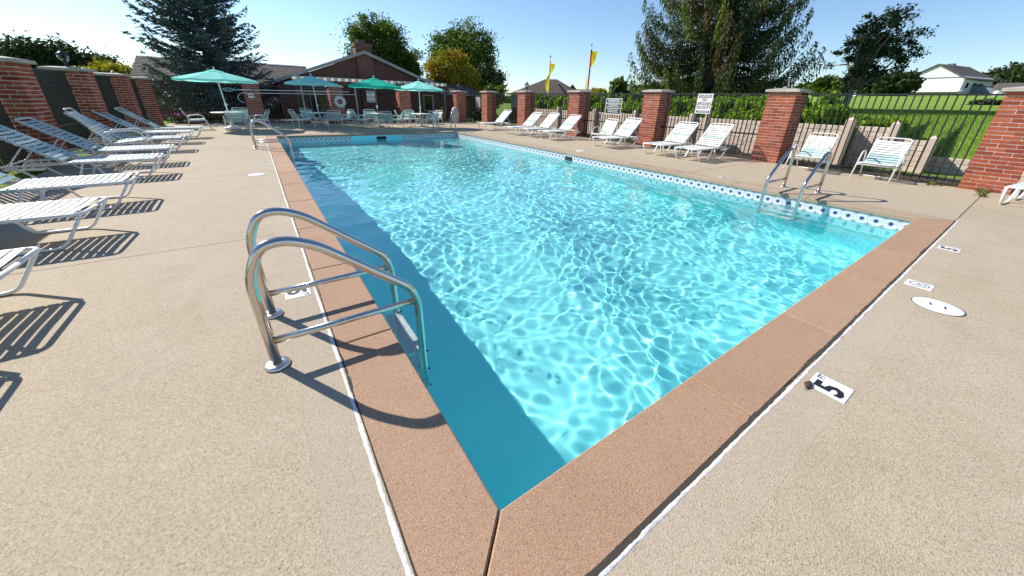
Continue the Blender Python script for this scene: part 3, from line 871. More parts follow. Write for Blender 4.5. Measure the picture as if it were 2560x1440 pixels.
# --- sun lounger: foot end at x = 0, head towards -x
LW = 0.300
st_w = strap_mesh(LW, mat=M['strap_white']); st_s = strap_mesh(LW, mat=M['strap_sage'])
STR = {'w': st_w, 's': st_s}
def flat_tube(mb, pts, w=0.019, h=0.0125, n=8, up=(0,1,0)):
    mb.tube(pts, w, n, up=up, ry=h); return mb
def make_lounger(ang=41.0, seq='swwwwswwwww', back_len=0.80, bseq='wwwwswwwwwwsss'):
    t = thing('sun_lounger', '', 'sun lounger', (0,0,0))
    zs = 0.292
    bx = -0.95
    fr = MB()
    for s in (-1, 1):
        fr.tube(fillet([(0.0, 0, zs), (0.0, s*LW, zs), (bx - 0.60, s*LW, zs - 0.02), ], 0.06), 0.0145, 8)
    fr.tube([(bx - 0.57, -LW, zs - 0.02), (bx - 0.57, LW, zs - 0.02)], 0.012, 8)
    fr.tube([(-0.5, -LW, zs-0.012), (-0.5, LW, zs-0.012)], 0.010, 6)
    part('seat_frame', fr, M['white_frame'], t)
    a = radians(ang); hx, hz = bx - back_len*cos(a), zs + back_len*sin(a)
    bf = MB()
    bf.tube(fillet([(bx, -LW+0.004, zs), (hx, -LW+0.004, hz), (hx, LW-0.004, hz), (bx, LW-0.004, zs)], 0.07), 0.0145, 8)
    part('back_frame', bf, M['white_frame'], t)
    for s in (-1, 1):
        lg = MB(); flat_tube(lg, fillet([(-0.012, s*(LW+0.004), zs-0.004), (-0.185, s*(LW+0.004), 0.013), (-0.56, s*(LW+0.004), 0.013), (-0.72, s*(LW-0.004), zs-0.016)], 0.06))
        part('leg', lg, M['white_frame'], t)
        lg = MB(); flat_tube(lg, fillet([(-0.80, s*(LW+0.006), zs-0.02), (-0.90, s*(LW+0.006), 0.013), (-1.18, s*(LW+0.006), 0.013), (-1.40, s*(LW-0.002), 0.24), (-1.50, s*(LW-0.006), zs-0.02)], 0.06))
        part('leg', lg, M['white_frame'], t)
    # folding strut with its notched plates
    sx, sz = bx - 0.42*cos(a), zs + 0.42*sin(a)
    sp = MB(); sp.tube(fillet([(sx, -LW+0.05, sz-0.02), (bx-0.52, -LW+0.05, zs+0.0), (bx-0.52, LW-0.05, zs+0.0), (sx, LW-0.05, sz-0.02)], 0.05), 0.010, 6)
    part('back_strut', sp, M['white_frame'], t)
    for s in (-1, 1):
        poly = [(bx-0.22, zs-0.05)]
        for k_ in range(4): poly += [(bx-0.30-0.075*k_, zs-0.055), (bx-0.32-0.075*k_, zs-0.025), (bx-0.345-0.075*k_, zs-0.05)]
        poly += [(bx-0.58, zs-0.075), (bx-0.22, zs-0.085)]
        part('notched_plate', MB().prism(poly, 'y', s*(LW-0.025)-0.004, s*(LW-0.025)+0.004), M['white_frame'], t)
    lay_straps(t, [(-0.045, zs+0.012), (bx+0.025, zs+0.012)], STR, seq, 0.0590)
    lay_straps(t, [(bx-0.03*cos(a), zs+0.014+0.03*sin(a)), (hx+0.075*cos(a), hz+0.012-0.075*sin(a))], STR, bseq, 0.0590)
    return t
protos = {'A': make_lounger(36.5, 'wwwwwwwwwwwwwssss', 0.86, 'ssssssssssssws'), 'B': make_lounger(42.0, 'wwwwwwswwwwwwws'), 'C': make_lounger(38.0, 'wwswwwwwwwswwssss', 0.85, 'sssssswsssssws'), 'D': make_lounger(44.0, 'swwwwwwwswwww')}  # A, C: mostly sage backs put the blue of the shade into strap colour
rl = random.Random(5)
left = [(-1.38, 14.52, 'A', 'lounger at the end of the row by the flower bed, back raised'),
 (-1.48, 13.15, 'A', 'second lounger from the flower bed, its back against the shaded pillar'),
 (-1.47, 11.45, 'C', 'lounger standing behind the armchair of the fence-side row, back flecked with sun'),
 (-1.43, 9.45, 'A', 'lounger before the widest shaded pillar, whole back in view'),
 (-1.40, 8.10, 'C', 'lounger with its back top cut by the photo edge, sun flecks on it'),
 (-1.37, 6.19, 'A', 'lounger whose foot end shows beside a blue-shaded seat at the photo edge'),
 (-1.37, 4.76, 'A', 'lounger whose white foot half shows at the photo edge, long striped shadow in front'),
 (-1.36, 3.27, 'C', 'nearest lounger corner, only its foot tube and last straps in view'),
 (-1.36, 2.46, 'C', 'lounger just outside the photo, only its striped shadow in view')]
right = [(8.24, 14.80, 'D', 'lounger nearest the iron gate, in front of the pillar beside it'),
 (8.14, 12.42, 'B', 'lounger second from the gate, beside the lantern pillar'),
 (8.26, 11.52, 'D', 'lounger overlapping its neighbour in front of the fence below the first flag'),
 (8.30, 10.34, 'B', 'lounger in front of the pillar under the taller flag'),
 (8.47, 7.81, 'D', 'lounger whose curved shadow falls on a brick pillar, beside a low armchair'),
 (8.55, 5.97, 'B', 'lounger left of the white warning sign post, beside the shadowed pillar'),
 (8.53, 5.00, 'D', 'lounger nearest the swimming ladder, below the white warning sign'),
 (8.86, -0.18, 'B', 'lounger beside the big brick pillar, only its foot corner in view')]
first = {k_: True for k_ in protos}
def place_lounger(x, y, kind, label, rz, group):
    src = protos[kind]
    if first[kind]:
        first[kind] = False; src.location = (x, y, 0); src.rotation_euler = (0,0,rz); src['label'] = 'white ' + label; src['group'] = group
    else: copy_thing(src, (x, y, 0), rz, 'white ' + label, group)
for (x, y, k_, l) in left: place_lounger(x, y, k_, l, radians(rl.uniform(-2.2, 2.2)), 'sun loungers along the shaded fence')
for (x, y, k_, l) in right: place_lounger(x, y, k_, l, pi + radians(rl.uniform(-2.5, 2.5)) - (radians(6) if y < 0 else 0), 'sun loungers along the lawn fence')

# --- arm chair: front towards +x
CH = 0.255
cs_w = strap_mesh(CH, 0.038, mat=M['strap_white']); cs_s = strap_mesh(CH, 0.038, mat=M['strap_sage'])
CSTR = {'w': cs_w, 's': cs_s}
def make_chair(kind):
    t = thing('arm_chair', '', 'chair', (0,0,0))
    if kind == 'lounge':      # low, splayed legs, deep back
        seat0, seat1, back1 = (0.27, 0.315), (-0.14, 0.255), (-0.44, 0.775)
        side = [(0.345, 0.0), (0.135, 0.49), (0.04, 0.525), (-0.12, 0.505), (-0.335, 0.0)]
    elif kind == 'tall':
        seat0, seat1, back1 = (0.25, 0.36), (-0.19, 0.305), (-0.62, 0.92)
        side = [(0.34, 0.0), (0.25, 0.50), (0.14, 0.545), (-0.28, 0.515), (-0.30, 0.0)]
    else:                      # upright table chair
        seat0, seat1, back1 = (0.235, 0.355), (-0.165, 0.335), (-0.33, 0.70)
        side = [(0.365, 0.0), (0.215, 0.47), (0.115, 0.51), (-0.20, 0.475), (-0.235, 0.0)]
    for s in (-1, 1):
        part('arm_and_legs', MB().tube(fillet([(x, s*(CH+0.035), z + (0.010 if z == 0 else 0)) for x, z in side], 0.09), 0.0125, 8), M['white_frame'], t)
    fr = MB()
    fr.tube(fillet([(seat1[0], -CH, seat1[1]), (seat0[0], -CH, seat0[1]), (seat0[0], CH, seat0[1]), (seat1[0], CH, seat1[1])], 0.045), 0.0115, 8)
    def on_side(z, front):
        P = [q for q in side]
        a, b = (P[0], P[1]) if front else (P[-1], P[-2])
        u = z/(b[1]-a[1]); return a[0] + (b[0]-a[0])*u
    zf = seat0[1] - 0.04; fr.tube([(on_side(zf, True), -CH-0.035, zf), (on_side(zf, True), CH+0.035, zf)], 0.010, 6)
    zb = seat1[1] - 0.03; fr.tube([(on_side(zb, False), -CH-0.035, zb), (on_side(zb, False), CH+0.035, zb)], 0.010, 6)
    for s in (-1, 1): fr.tube([(on_side(zf, True), s*(CH+0.03), zf), (on_side(zb, False), s*(CH+0.03), zb)], 0.010, 6)
    part('seat_frame', fr, M['white_frame'], t)
    if kind != 'table':
        part('ground_bar', MB().tube([(side[-1][0], -CH-0.035, 0.012), (side[-1][0], CH+0.035, 0.012)], 0.009, 6), M['white_frame'], t)
    part('back_frame', MB().tube(fillet([(seat1[0], -CH, seat1[1]), (back1[0], -CH, back1[1]), (back1[0], CH, back1[1]), (seat1[0], CH, seat1[1])], 0.075), 0.0115, 8), M['white_frame'], t)
    lay_straps(t, [(seat0[0]-0.015, seat0[1]+0.010), (seat1[0]+0.02, seat1[1]+0.010)], CSTR, 'wwwwssss' if kind == 'lounge' else 'wswwsw', 0.0490, 0.02, 0.02)
    d = Vector((back1[0]-seat1[0], 0, back1[1]-seat1[1])).normalized()
    lay_straps(t, [(seat1[0]+d.x*0.04+0.008, seat1[1]+d.z*0.04), (back1[0]-d.x*0.065+0.008, back1[1]-d.z*0.065)], CSTR, 'sssswwwwwwss' if kind == 'lounge' else 'sssswwws', 0.0490, 0.02, 0.02)
    return t
chair_proto = {}
def place_chair(kind, x, y, deg, label, group):
    if kind not in chair_proto:
        t = make_chair(kind); chair_proto[kind] = t
        t.location = (x, y, 0); t.rotation_euler = (0, 0, radians(deg)); t['label'] = label; t['group'] = group
        return t
    return copy_thing(chair_proto[kind], (x, y, 0), radians(deg), label, group)
gl = 'low strap armchairs by the lawn fence'
place_chair('lounge', 10.04, 1.76, 180, 'low white armchair with sage bands beside the big brick pillar', gl)
place_chair('lounge', 9.93, 2.90, 178, 'low white armchair with sage bands behind the swimming ladder rails', gl)
place_chair('lounge', 9.56, 8.68, 182, 'low white armchair half behind a lounger, below the black warning sign', gl)
place_chair('tall', -2.20, 10.45, 4, 'tall-backed white armchair among the shaded loungers', 'tall armchair in the lounger row')
T = [(-0.83, 17.75), (2.20, 17.9), (4.47, 17.35), (6.36, 17.15)]
tn = ['by the notice pillar', 'before the life ring', 'under the green umbrella', 'nearest the hand rails']
gt_ = 'strap chairs round the umbrella tables'
for i, ch in enumerate([[(-0.98, -0.05, 8), (0.18, -1.12, 96), (0.28, 0.92, -100), (0.92, -0.42, 165)],
    [(-0.72, -0.30, 18), (-0.22, 0.80, -62), (0.42, -0.58, 98), (1.02, 0.18, 196)],
    [(-0.72, -0.02, 2), (-0.10, 0.85, -95), (0.02, -0.78, 92), (0.72, -0.35, 172)],
    [(-0.72, 0.42, -12), (-0.10, 0.85, -80), (0.36, -0.30, 96), (0.95, 0.62, 205)]]):
    for (dx, dy, deg), w in zip(ch, ('on the flower bed side of', 'on the clubhouse side of', 'with its back to the pool at', 'on the gate side of')):
        place_chair('table', T[i][0]+dx, T[i][1]+dy, deg, 'white strap chair ' + w + ' the table ' + tn[i], gt_)

# --- tables and umbrellas
def make_table(i, x, y, r, label):
    t = thing('patio_table', label, 'table', (x, y, 0), 0, 'round patio tables under umbrellas')
    zt = 0.575
    part('tabletop', MB().lathe([(0.02, zt-0.012), (r-0.012, zt-0.012), (r, zt-0.006), (r, zt+0.008), (r-0.008, zt+0.012), (0.02, zt+0.012)], 36), M['white'], t)
    if i == 0:
        part('pedestal', MB().lathe([(0.055, 0.10), (0.05, 0.2), (0.05, zt-0.013)], 16), M['white'], t)
        part('umbrella_base', MB().lathe([(0.27, 0.0), (0.27, 0.03), (0.22, 0.075), (0.09, 0.11), (0.05, 0.12)], 24), M['white'], t)
    else:
        for k_ in range(4):
            a = pi/4 + k_*pi/2; c_, s_ = cos(a), sin(a)
            part('leg', MB().tube(fillet([(c_*r*0.86, s_*r*0.86, zt-0.014), (c_*r*0.36, s_*r*0.36, 0.30), (c_*r*0.84, s_*r*0.84, 0.012)], 0.14), 0.012, 7), M['white_frame'], t)
        part('leg_ring', MB().tube([(cos(2*pi*k_/20)*r*0.40, sin(2*pi*k_/20)*r*0.40, 0.30) for k_ in range(20)], 0.008, 6, closed=True), M['white_frame'], t)
        part('umbrella_base', MB().lathe([(0.22, 0.0), (0.22, 0.035), (0.16, 0.06), (0.04, 0.07), (0.035, 0.18)], 20), M['trim_grey'], t)
    return t
tl_ = ['round white pedestal table beside the pillar with the small white notice', 'round white table in front of the life ring pillar', 'round white table under the green umbrella', 'round white table nearest the chrome hand rails']
for i in range(4): make_table(i, T[i][0], T[i][1], (0.53, 0.46, 0.50, 0.44)[i], tl_[i])

def make_umbrella(x, y, r, zr, zt, canvas, pole_m, label, tilt=(0, 0), pz=0.12, rz=0.2):
    t = thing('patio_umbrella', label, 'umbrella', (x, y, 0), rz, 'umbrellas over the patio tables')
    N = 8; tx, ty = tilt
    def sk(p): # the whole umbrella leans in its table hole
        return (p[0] + tx*(p[2]-0.575), p[1] + ty*(p[2]-0.575), p[2])
    part('pole', MB().tube([sk((0,0,pz)), sk((0,0,zt+0.02))], 0.020, 10), M[pole_m], t)
    c = MB()
    for k_ in range(N):
        a0, a1 = 2*pi*k_/N, 2*pi*(k_+1)/N
        rows = []
        for (u, n_) in ((0.16, 1), (0.4, 2), (0.7, 3), (1.0, 4)):
            row = []
            for j in range(5):
                w = j/4
                px_ = r*u*(cos(a0)*(1-w) + cos(a1)*w); py_ = r*u*(sin(a0)*(1-w) + sin(a1)*w)
                sag = 0.020*r*4*w*(1-w)*u
                z = zt - (zt-zr)*(u**1.12) - sag
                row.append(sk((px_, py_, z)))
            rows.append(row)
        # valance
        rows.append([sk((r*1.003*(cos(a0)*(1-j/4)+cos(a1)*j/4), r*1.003*(sin(a0)*(1-j/4)+sin(a1)*j/4), zr - 0.020*r*4*(j/4)*(1-j/4) - 0.06)) for j in range(5)])
        vs = [p for row in rows for p in row]
        c.add(vs, [(5*i+j, 5*i+j+1, 5*(i+1)+j+1, 5*(i+1)+j) for i in range(len(rows)-1) for j in range(4)], False)
    cp = part('canopy', c, M[canvas], t)
    v = MB()
    for k_ in range(N):
        a0, a1 = 2*pi*k_/N, 2*pi*(k_+1)/N
        v.add([sk((0,0,zt+0.035)), sk((r*0.22*cos(a0), r*0.22*sin(a0), zt-(zt-zr)*0.17+0.012)), sk((r*0.22*cos(a1), r*0.22*sin(a1), zt-(zt-zr)*0.17+0.012))], [(0,1,2)])
    part('vent', v, M[canvas], cp)
    for k_ in range(N):
        a = 2*pi*k_/N
        part('rib', MB().tube([sk((0.03*cos(a), 0.03*sin(a), zt-0.03)), sk((r*0.99*cos(a), r*0.99*sin(a), zr-0.012))], 0.006, 5), M['white_frame'], t)
        part('strut', MB().tube([sk((0.03*cos(a), 0.03*sin(a), zr-0.10)), sk((r*0.48*cos(a), r*0.48*sin(a), zt-(zt-zr)*0.44-0.02))], 0.005, 5), M['white_frame'], t)
    part('hub', MB().lathe([(0.035, zr-0.13), (0.038, zr-0.10), (0.03, zr-0.07)], 10, (tx*(zr-0.675), ty*(zr-0.675), 0)), M['white'], t)
    part('crank', MB().lathe([(0.03, 0.80), (0.034, 0.86), (0.03, 0.92)], 10, (tx*0.28, ty*0.28, 0)).tube([sk((0.03,0,0.87)), sk((0.09,0.03,0.86))], 0.007, 5), M['white'], t)
    part('finial', MB().lathe([(0.02, 0.0), (0.012, 0.02), (0.028, 0.045), (0.024, 0.07), (0.0, 0.078)], 10, sk((0,0,zt+0.03))), M['white'], t)
    return t
make_umbrella(T[0][0], T[0][1], 1.24, 1.68, 1.98, 'teal', 'white_frame', 'pale turquoise umbrella on a leaning white pole beside the notice pillar', (-0.045, 0.02))
make_umbrella(T[1][0], T[1][1], 1.03, 1.69, 1.95, 'teal', 'white_frame', 'turquoise umbrella in front of the life ring pillar', (-0.03, 0.0))
make_umbrella(T[2][0], T[2][1], 1.13, 1.68, 1.98, 'green', 'wood', 'dark green umbrella on a wooden pole', (0.01, 0.0))
make_umbrella(T[3][0], T[3][1], 1.12, 1.64, 1.94, 'teal', 'white_frame', 'pale turquoise umbrella nearest the chrome hand rails', (0.015, 0.0))

# ------------------------------------------------------------------ pool ladders and hand rails
def ladder_rail(y, s=1, zc=0.147):
    """one rail in the plane Y = y, pool towards +x (s=1) from x = 0 at the coping edge"""
    pts = [(-0.575, 0.0), (-0.585, 0.50), (-0.52, 0.640), (-0.42, 0.655), (-0.30, 0.605), (0.135, 0.245), (0.172, 0.14), (0.172, -0.72), (0.11, -0.86), (0.03, -0.88)]
    return fillet([(s*x, y, z) for x, z in pts], 0.10, 6)
def make_ladder(x, y, s, label, d=0.545, deep=True, R=0.0235):
    t = thing('pool_ladder', label, 'ladder', (x, y, 0), 0, 'stainless steel pool ladders')
    for yy in (0, d):
        r = rpart('handrail', MB().tube(ladder_rail(yy, s), R, 14), M['steel'], t)
        rpart('cross_rail', MB().tube([(s*-0.575, yy, 0.147), (s*0.172, yy, 0.147)], R*0.80, 12), M['steel'], t)
        part('floor_flange', MB().lathe([(0.056, 0.0), (0.058, 0.006), (0.050, 0.016), (0.030, 0.020), (0.026, 0.020)], 24, (s*-0.575, yy, 0.001)), M['steel_plate'], t)
    for z in (-0.26, -0.50, -0.74):
        tr = rpart('tread', MB().box(min(s*0.085, s*0.19), max(s*0.085, s*0.19), 0.02, d-0.02, z-0.035, z), M['tread'], t)
        gr = MB()
        for k_ in range(5): gr.box(min(s*(0.092+0.02*k_), s*(0.102+0.02*k_)), max(s*(0.092+0.02*k_), s*(0.102+0.02*k_)), 0.03, d-0.03, z, z+0.004)
        rpart('grip_rib', gr, M['white'], tr)
        for yy in (0, d):
            part('bolt', MB().lathe([(0.009, 0), (0.009, 0.012), (0.005, 0.016)], 8), M['grey_dark'], t, (s*0.195, yy, z-0.02), (0, s*pi/2, 0))
    for yy in (0, d): rpart('wall_bumper', MB().tube([(s*0.17, yy, -0.80), (s*0.0, yy, -0.80)], 0.018, 8), M['grey_dark'], t)
    return t
make_ladder(PX0, 1.850, 1, 'near stainless steel pool ladder beside the depth marker, rails casting long shadows')
make_ladder(PX0, 11.10, 1, 'stainless steel pool ladder at the far end of the lounger side')
make_ladder(PX1, 1.880, -1, 'stainless steel pool ladder in front of the low armchairs', 0.50)
def hand_rail(x0, y0, x1, y1, label):
    t = thing('hand_rail', label, 'handrail', (0,0,0), 0, 'hand rails over the pool steps')
    pts = [(x0, y0, 0.0), (x0, y0, 0.70), (x0 + (x1-x0)*0.12, y0 + (y1-y0)*0.12, 0.77), (x1, y1, -0.55)]
    rpart('rail', MB().tube(fillet(pts, 0.08, 6), 0.021, 12), M['steel'], t)
    part('floor_flange', MB().lathe([(0.052, 0.0), (0.052, 0.008), (0.03, 0.018)], 20, (x0, y0, 0.001)), M['steel_plate'], t)
hand_rail(5.93, 14.62, 5.63, 13.05, 'chrome hand rail at the pool steps on the umbrella side')
hand_rail(6.72, 14.62, 6.42, 13.05, 'chrome hand rail at the pool steps on the gate side')

# ------------------------------------------------------------------ ground and terrain
def ground_z(x, y):
    z = -0.03
    if x > 12.1:
        n = 0.26 if y < 1.5 else (0.57 if y < 2.13 else 0.86)
        xw = 12.93 if y < 1.5 else (12.50 if y < 2.95 else 12.1)
        if x < xw: return z
        s = x - 12.5
        e = n + (1.02 - n)*smooth(s/4.5) + 0.034*max(0.0, s - 3.0)
        e = min(e, 7.0)
        y0 = 17.5 + 0.75*(x - 12.0)
        w = smooth((y0 - y)/5.0)
        z = z*(1-w) + e*w
    if y > 24.7: z -= 0.35*smooth((y - 24.7)/1.0)
    return z
def build_ground():
    gx = sorted(set([-1400, -500, -200, -100, -60, -40, -25, -15, -9, -6, -4.2, DXL + 0.02, 0.25, WX0 - 0.10, WX1 + 0.10, DXR - 0.02, 11.0, 11.6, 12.08, 12.12, 12.3, 12.48, 12.52, 12.7, 12.91, 12.95] + [12.5 + 0.4*i for i in range(14)] + [18.5 + 1.2*i for i in range(12)] + [34 + 6*i for i in range(14)] + [130, 170, 240, 500, 1400]))
    gy = sorted(set([-1400, -500, -200, -100, -50, -30, -20, -12, -7.0, -3, -1, 0.0, WY0 - 0.10, WY1 + 0.10, DYF - 0.02, 25.2, 26.2] + [0.6, 1.0, 1.3, 1.49, 1.51, 1.7, 1.9, 2.12, 2.14, 2.4, 2.7, 2.94, 2.96, 3.2] + [3.6 + 0.9*i for i in range(12)] + [15 + 1.5*i for i in range(6)] + [28, 32, 36, 40, 46, 52, 60, 70, 85, 100, 130, 170, 240, 500, 1400]))
    gy = [v for v in gy]
    nx, ny = len(gx), len(gy); vs = []; fs = []
    for x in gx:
        for y in gy:
            under = DXL < x < DXR and y < DYF
            vs.append((x, y, -0.16 if under else ground_z(x, y)))
    for i in range(nx-1):
        for j in range(ny-1):
            cx_, cy_ = (gx[i]+gx[i+1])/2, (gy[j]+gy[j+1])/2
            if WX0 - 0.1 < cx_ < WX1 + 0.1 and WY0 - 0.1 < cy_ < WY1 + 0.1: continue
            fs.append((i*ny+j, (i+1)*ny+j, (i+1)*ny+j+1, i*ny+j+1))
    o = put('ground', MB().add(vs, fs, True).mesh('ground', M['lawn'])); o['kind'] = 'structure'
build_ground()

# blades of grass: lawn near the wall and the ragged strip under the fences
def blades(name, n, xr, yr, h, mat, wid=0.006, zoff=0.0, dens=None):
    x = RNG.uniform(*xr, n); y = RNG.uniform(*yr, n)
    if dens is not None:
        kmask = RNG.random(n) < dens(x, y); x = x[kmask]; y = y[kmask]; n = len(x)
    z = np.array([ground_z(a, b) for a, b in zip(x, y)]) + zoff
    hh = h*(0.5 + RNG.random(n)); a = RNG.uniform(0, 2*pi, n); ln = RNG.normal(0, 0.45, (n, 2))
    w = wid*(0.7 + 0.6*RNG.random(n))
    V = np.zeros((n, 3, 3))
    V[:,0] = np.stack([x - np.cos(a)*w, y - np.sin(a)*w, z - 0.01], 1); V[:,1] = np.stack([x + np.cos(a)*w, y + np.sin(a)*w, z - 0.01], 1)
    V[:,2] = np.stack([x + ln[:,0]*hh, y + ln[:,1]*hh, z + hh], 1)
    o = put(name, quads_mesh(name, V.reshape(-1, 3), mat, RNG.random(n), nper=3)); o['kind'] = 'stuff'; return o
blades('lawn_grass', 90000, (12.97, 24.0), (-4.5, 6.5), 0.055, M['grass'], 0.008)
def patchy(x, y): return np.clip(0.5 + 0.9*np.sin(x*7.0 + 1.3*np.sin(y*3.1))*np.sin(y*5.3 + 0.7) , 0.04, 1)
blades('fence_strip_grass', 26000, (10.47, 12.1), (-1.0, 18.0), 0.05, M['dry_grass'], 0.006, 0.0, patchy)
blades('fence_strip_grass', 9000, (-4.6, -3.03), (2.0, 19.5), 0.06, M['dry_grass'], 0.006, 0.0, patchy)
put('soil_strip', MB().box(10.465, 12.08, -3.0, 18.4, -0.06, -0.020).mesh('soil_strip', M['soil']))['kind'] = 'structure'

# ------------------------------------------------------------------ block retaining wall
blk = MB().bev_box(-0.055, 0.055, -0.187, 0.187, 0, 0.108, 0.008).mesh('block', M['block'])
blk_s = MB().bev_box(-0.055, 0.055, -0.09, 0.09, 0, 0.108, 0.008).mesh('block', M['block'])
rw = random.Random(11)
def block_run(t, x, y0, y1, top, turned=False):
    """courses of blocks; along y at x (turned: along x at y)"""
    rows = int(round(top / 0.118)); L = y1 - y0
    for r in range(rows):
        off = 0.0 if r % 2 == 0 else -0.19
        p = off
        while p < L - 0.02:
            a, b = max(0.0, p), min(L, p + 0.374)
            if b - a > 0.05:
                m_ = blk if b - a > 0.3 else blk_s
                c_ = (a + b)/2; sc = (b - a)/(0.374 if m_ is blk else 0.18)
                loc = (x + rw.uniform(-0.004, 0.004), y0 + c_, -0.03 + r*0.118) if not turned else (y0 + c_, x + rw.uniform(-0.004, 0.004), -0.03 + r*0.118)
                o = put('block', m_, t, loc, (0, 0, pi/2 if turned else 0)); o.scale = (1, sc*0.985, 1)
            p += 0.380
def wall_post(t, x, y, top, w=0.075):
    part('wall_post', MB().box(-w, w, -w, w, -0.1, top - 0.05).add([(-w,-w,top-0.05),(w,-w,top-0.05),(w,w,top-0.05),(-w,w,top-0.05),(0,0,top+0.02)], [(0,1,4),(1,2,4),(2,3,4),(3,0,4)]), M['post_conc'], t, (x, y, 0))
def backing(t, x0, x1, y0, y1, top): part('mortar_bed', MB().box(x0, x1, y0, y1, -0.2, top), M['wood'], t)
wa = thing('retaining_wall', 'beige block retaining wall below the long juniper hedge', 'wall', (0,0,0), 0, 'stepped block retaining walls')
block_run(wa, 12.12, 3.0, 17.2, 0.94); backing(wa, 12.08, 12.16, 3.0, 17.2, 0.89)
for y in (4.7 + 2.35, 9.4, 11.5, 13.9, 16.3): wall_post(wa, 12.03, y, 1.04)
wall_post(wa, 12.02, 2.92, 1.10, 0.085)
block_run(wa, 2.98, 12.14, 12.52, 0.94, True)
wb_ = thing('retaining_wall', 'beige block retaining wall step between the two tall pointed posts', 'wall', (0,0,0), 0, 'stepped block retaining walls')
block_run(wb_, 12.52, 2.26, 2.86, 0.92); backing(wb_, 12.48, 12.56, 2.26, 2.9, 0.88); wall_post(wb_, 12.46, 2.18, 1.05)
wc = thing('retaining_wall', 'beige block retaining wall step right behind the big-pillar armchair', 'wall', (0,0,0), 0, 'stepped block retaining walls')
block_run(wc, 12.52, 1.58, 2.10, 0.66); backing(wc, 12.48, 12.56, 1.56, 2.12, 0.60); wall_post(wc, 12.42, 1.48, 0.78)
wd = thing('retaining_wall', 'lowest beige block retaining wall step beside the big brick pillar', 'wall', (0,0,0), 0, 'stepped block retaining walls')
block_run(wd, 12.95, -2.2, 1.50, 0.33); backing(wd, 12.91, 12.99, -2.2, 1.5, 0.28)
block_run(wd, 1.50, 12.5, 12.95, 0.60, True)

# ------------------------------------------------------------------ plants
def leaf_quads(C, size, normal=None, up_bias=0.0, elong=1.0):
    """one randomly turned leaf quad per centre"""
    n = len(C)
    d = RNG.normal(size=(n, 3)); d[:,2] += up_bias; d /= np.linalg.norm(d, axis=1)[:,None]
    r = RNG.normal(size=(n, 3)); e = np.cross(d, r); e /= np.linalg.norm(e, axis=1)[:,None]
    s = (size*(0.6 + 0.8*RNG.random(n)))[:,None]
    a = d*s*elong; b = e*s*0.5
    V = np.stack([C - a*0.5, C + b, C + a*0.5, C - b], 1)   # a pointed leaf
    return V.reshape(-1, 3)

def crown_points(rx, ry, rz, n_clump, n_leaf, clump_r, seed, lobes=6, hollow=0.45, flat=0.0):
    rg = np.random.default_rng(seed)
    # uneven outline: radius modulated by a few random lobes
    ld = rg.normal(size=(lobes*2, 3)); ld /= np.linalg.norm(ld, axis=1)[:,None]; la = rg.uniform(0.0, 0.40, lobes*2)
    d = rg.normal(size=(n_clump, 3)); d /= np.linalg.norm(d, axis=1)[:,None]
    mod = 0.74 + np.max(np.clip((d @ ld.T - 0.72)/0.28, 0, 1)*la, axis=1)
    rad = (hollow + (1-hollow)*rg.random(n_clump)**0.6)*mod
    cc = d*rad[:,None]*np.array([rx, ry, rz])
    if flat: cc[:,2] = np.maximum(cc[:,2], -rz*flat)
    k_ = np.repeat(np.arange(n_clump), n_leaf)
    cr = clump_r*(0.6 + 0.8*rg.random(n_clump))
    P = cc[k_] + rg.normal(size=(len(k_), 3))*cr[k_][:,None]*np.array([0.62, 0.62, 0.42])
    return P, cc, k_

def broadleaf(name, label, x, y, z, trunk_h, rx, ry, rz, leaf, mat, bark, n_clump=130, n_leaf=110, clump_r=0.5, seed=1, lean=(0,0), group=None, tr=0.14, limbs=14, hollow=0.45, tint2=None, trunk2=False):
    t = thing(name, label, 'tree', (x, y, z), 0, group)
    rg = np.random.default_rng(seed)
    P, cc, k_ = crown_points(rx, ry, rz, n_clump, n_leaf, clump_r, seed, hollow=hollow)
    ctr = np.array([lean[0], lean[1], trunk_h + rz*0.80])
    V = leaf_quads(P + ctr, np.full(len(P), leaf), elong=1.5)
    tn_ = np.clip(rg.random(n_clump)[k_]*0.55 + RNG.random(len(P))*0.5, 0, 1)
    t2 = None
    if tint2 is not None: t2 = np.clip((rg.random(n_clump)[k_] < tint2)*1.0*RNG.random(len(P))*1.4, 0, 1)
    put('crown', quads_mesh('crown', V, mat, tn_, t2), t)
    tb = MB()
    top = Vector((lean[0]*0.45, lean[1]*0.45, trunk_h))
    tb.tube([(0,0,-0.4), (lean[0]*0.05, lean[1]*0.05, 0.1), tuple(top*0.6 + Vector((0.04,0.03,0))), tuple(top)], [tr*1.5, tr*1.1, tr*0.9, tr*0.75], 9)
    for i in rg.choice(n_clump, min(limbs, n_clump), replace=False):
        e = Vector(cc[i] + ctr); m_ = top.lerp(e, 0.5) + Vector((0, 0, 0.12*(e-top).length)) + Vector(rg.normal(size=3)*0.08*(e-top).length)
        tb.tube([tuple(top - Vector((0,0,0.15))), tuple(m_), tuple(e)], [tr*0.55, tr*0.32, tr*0.08], 6)
    part('trunk', tb, M[bark], t)
    return t

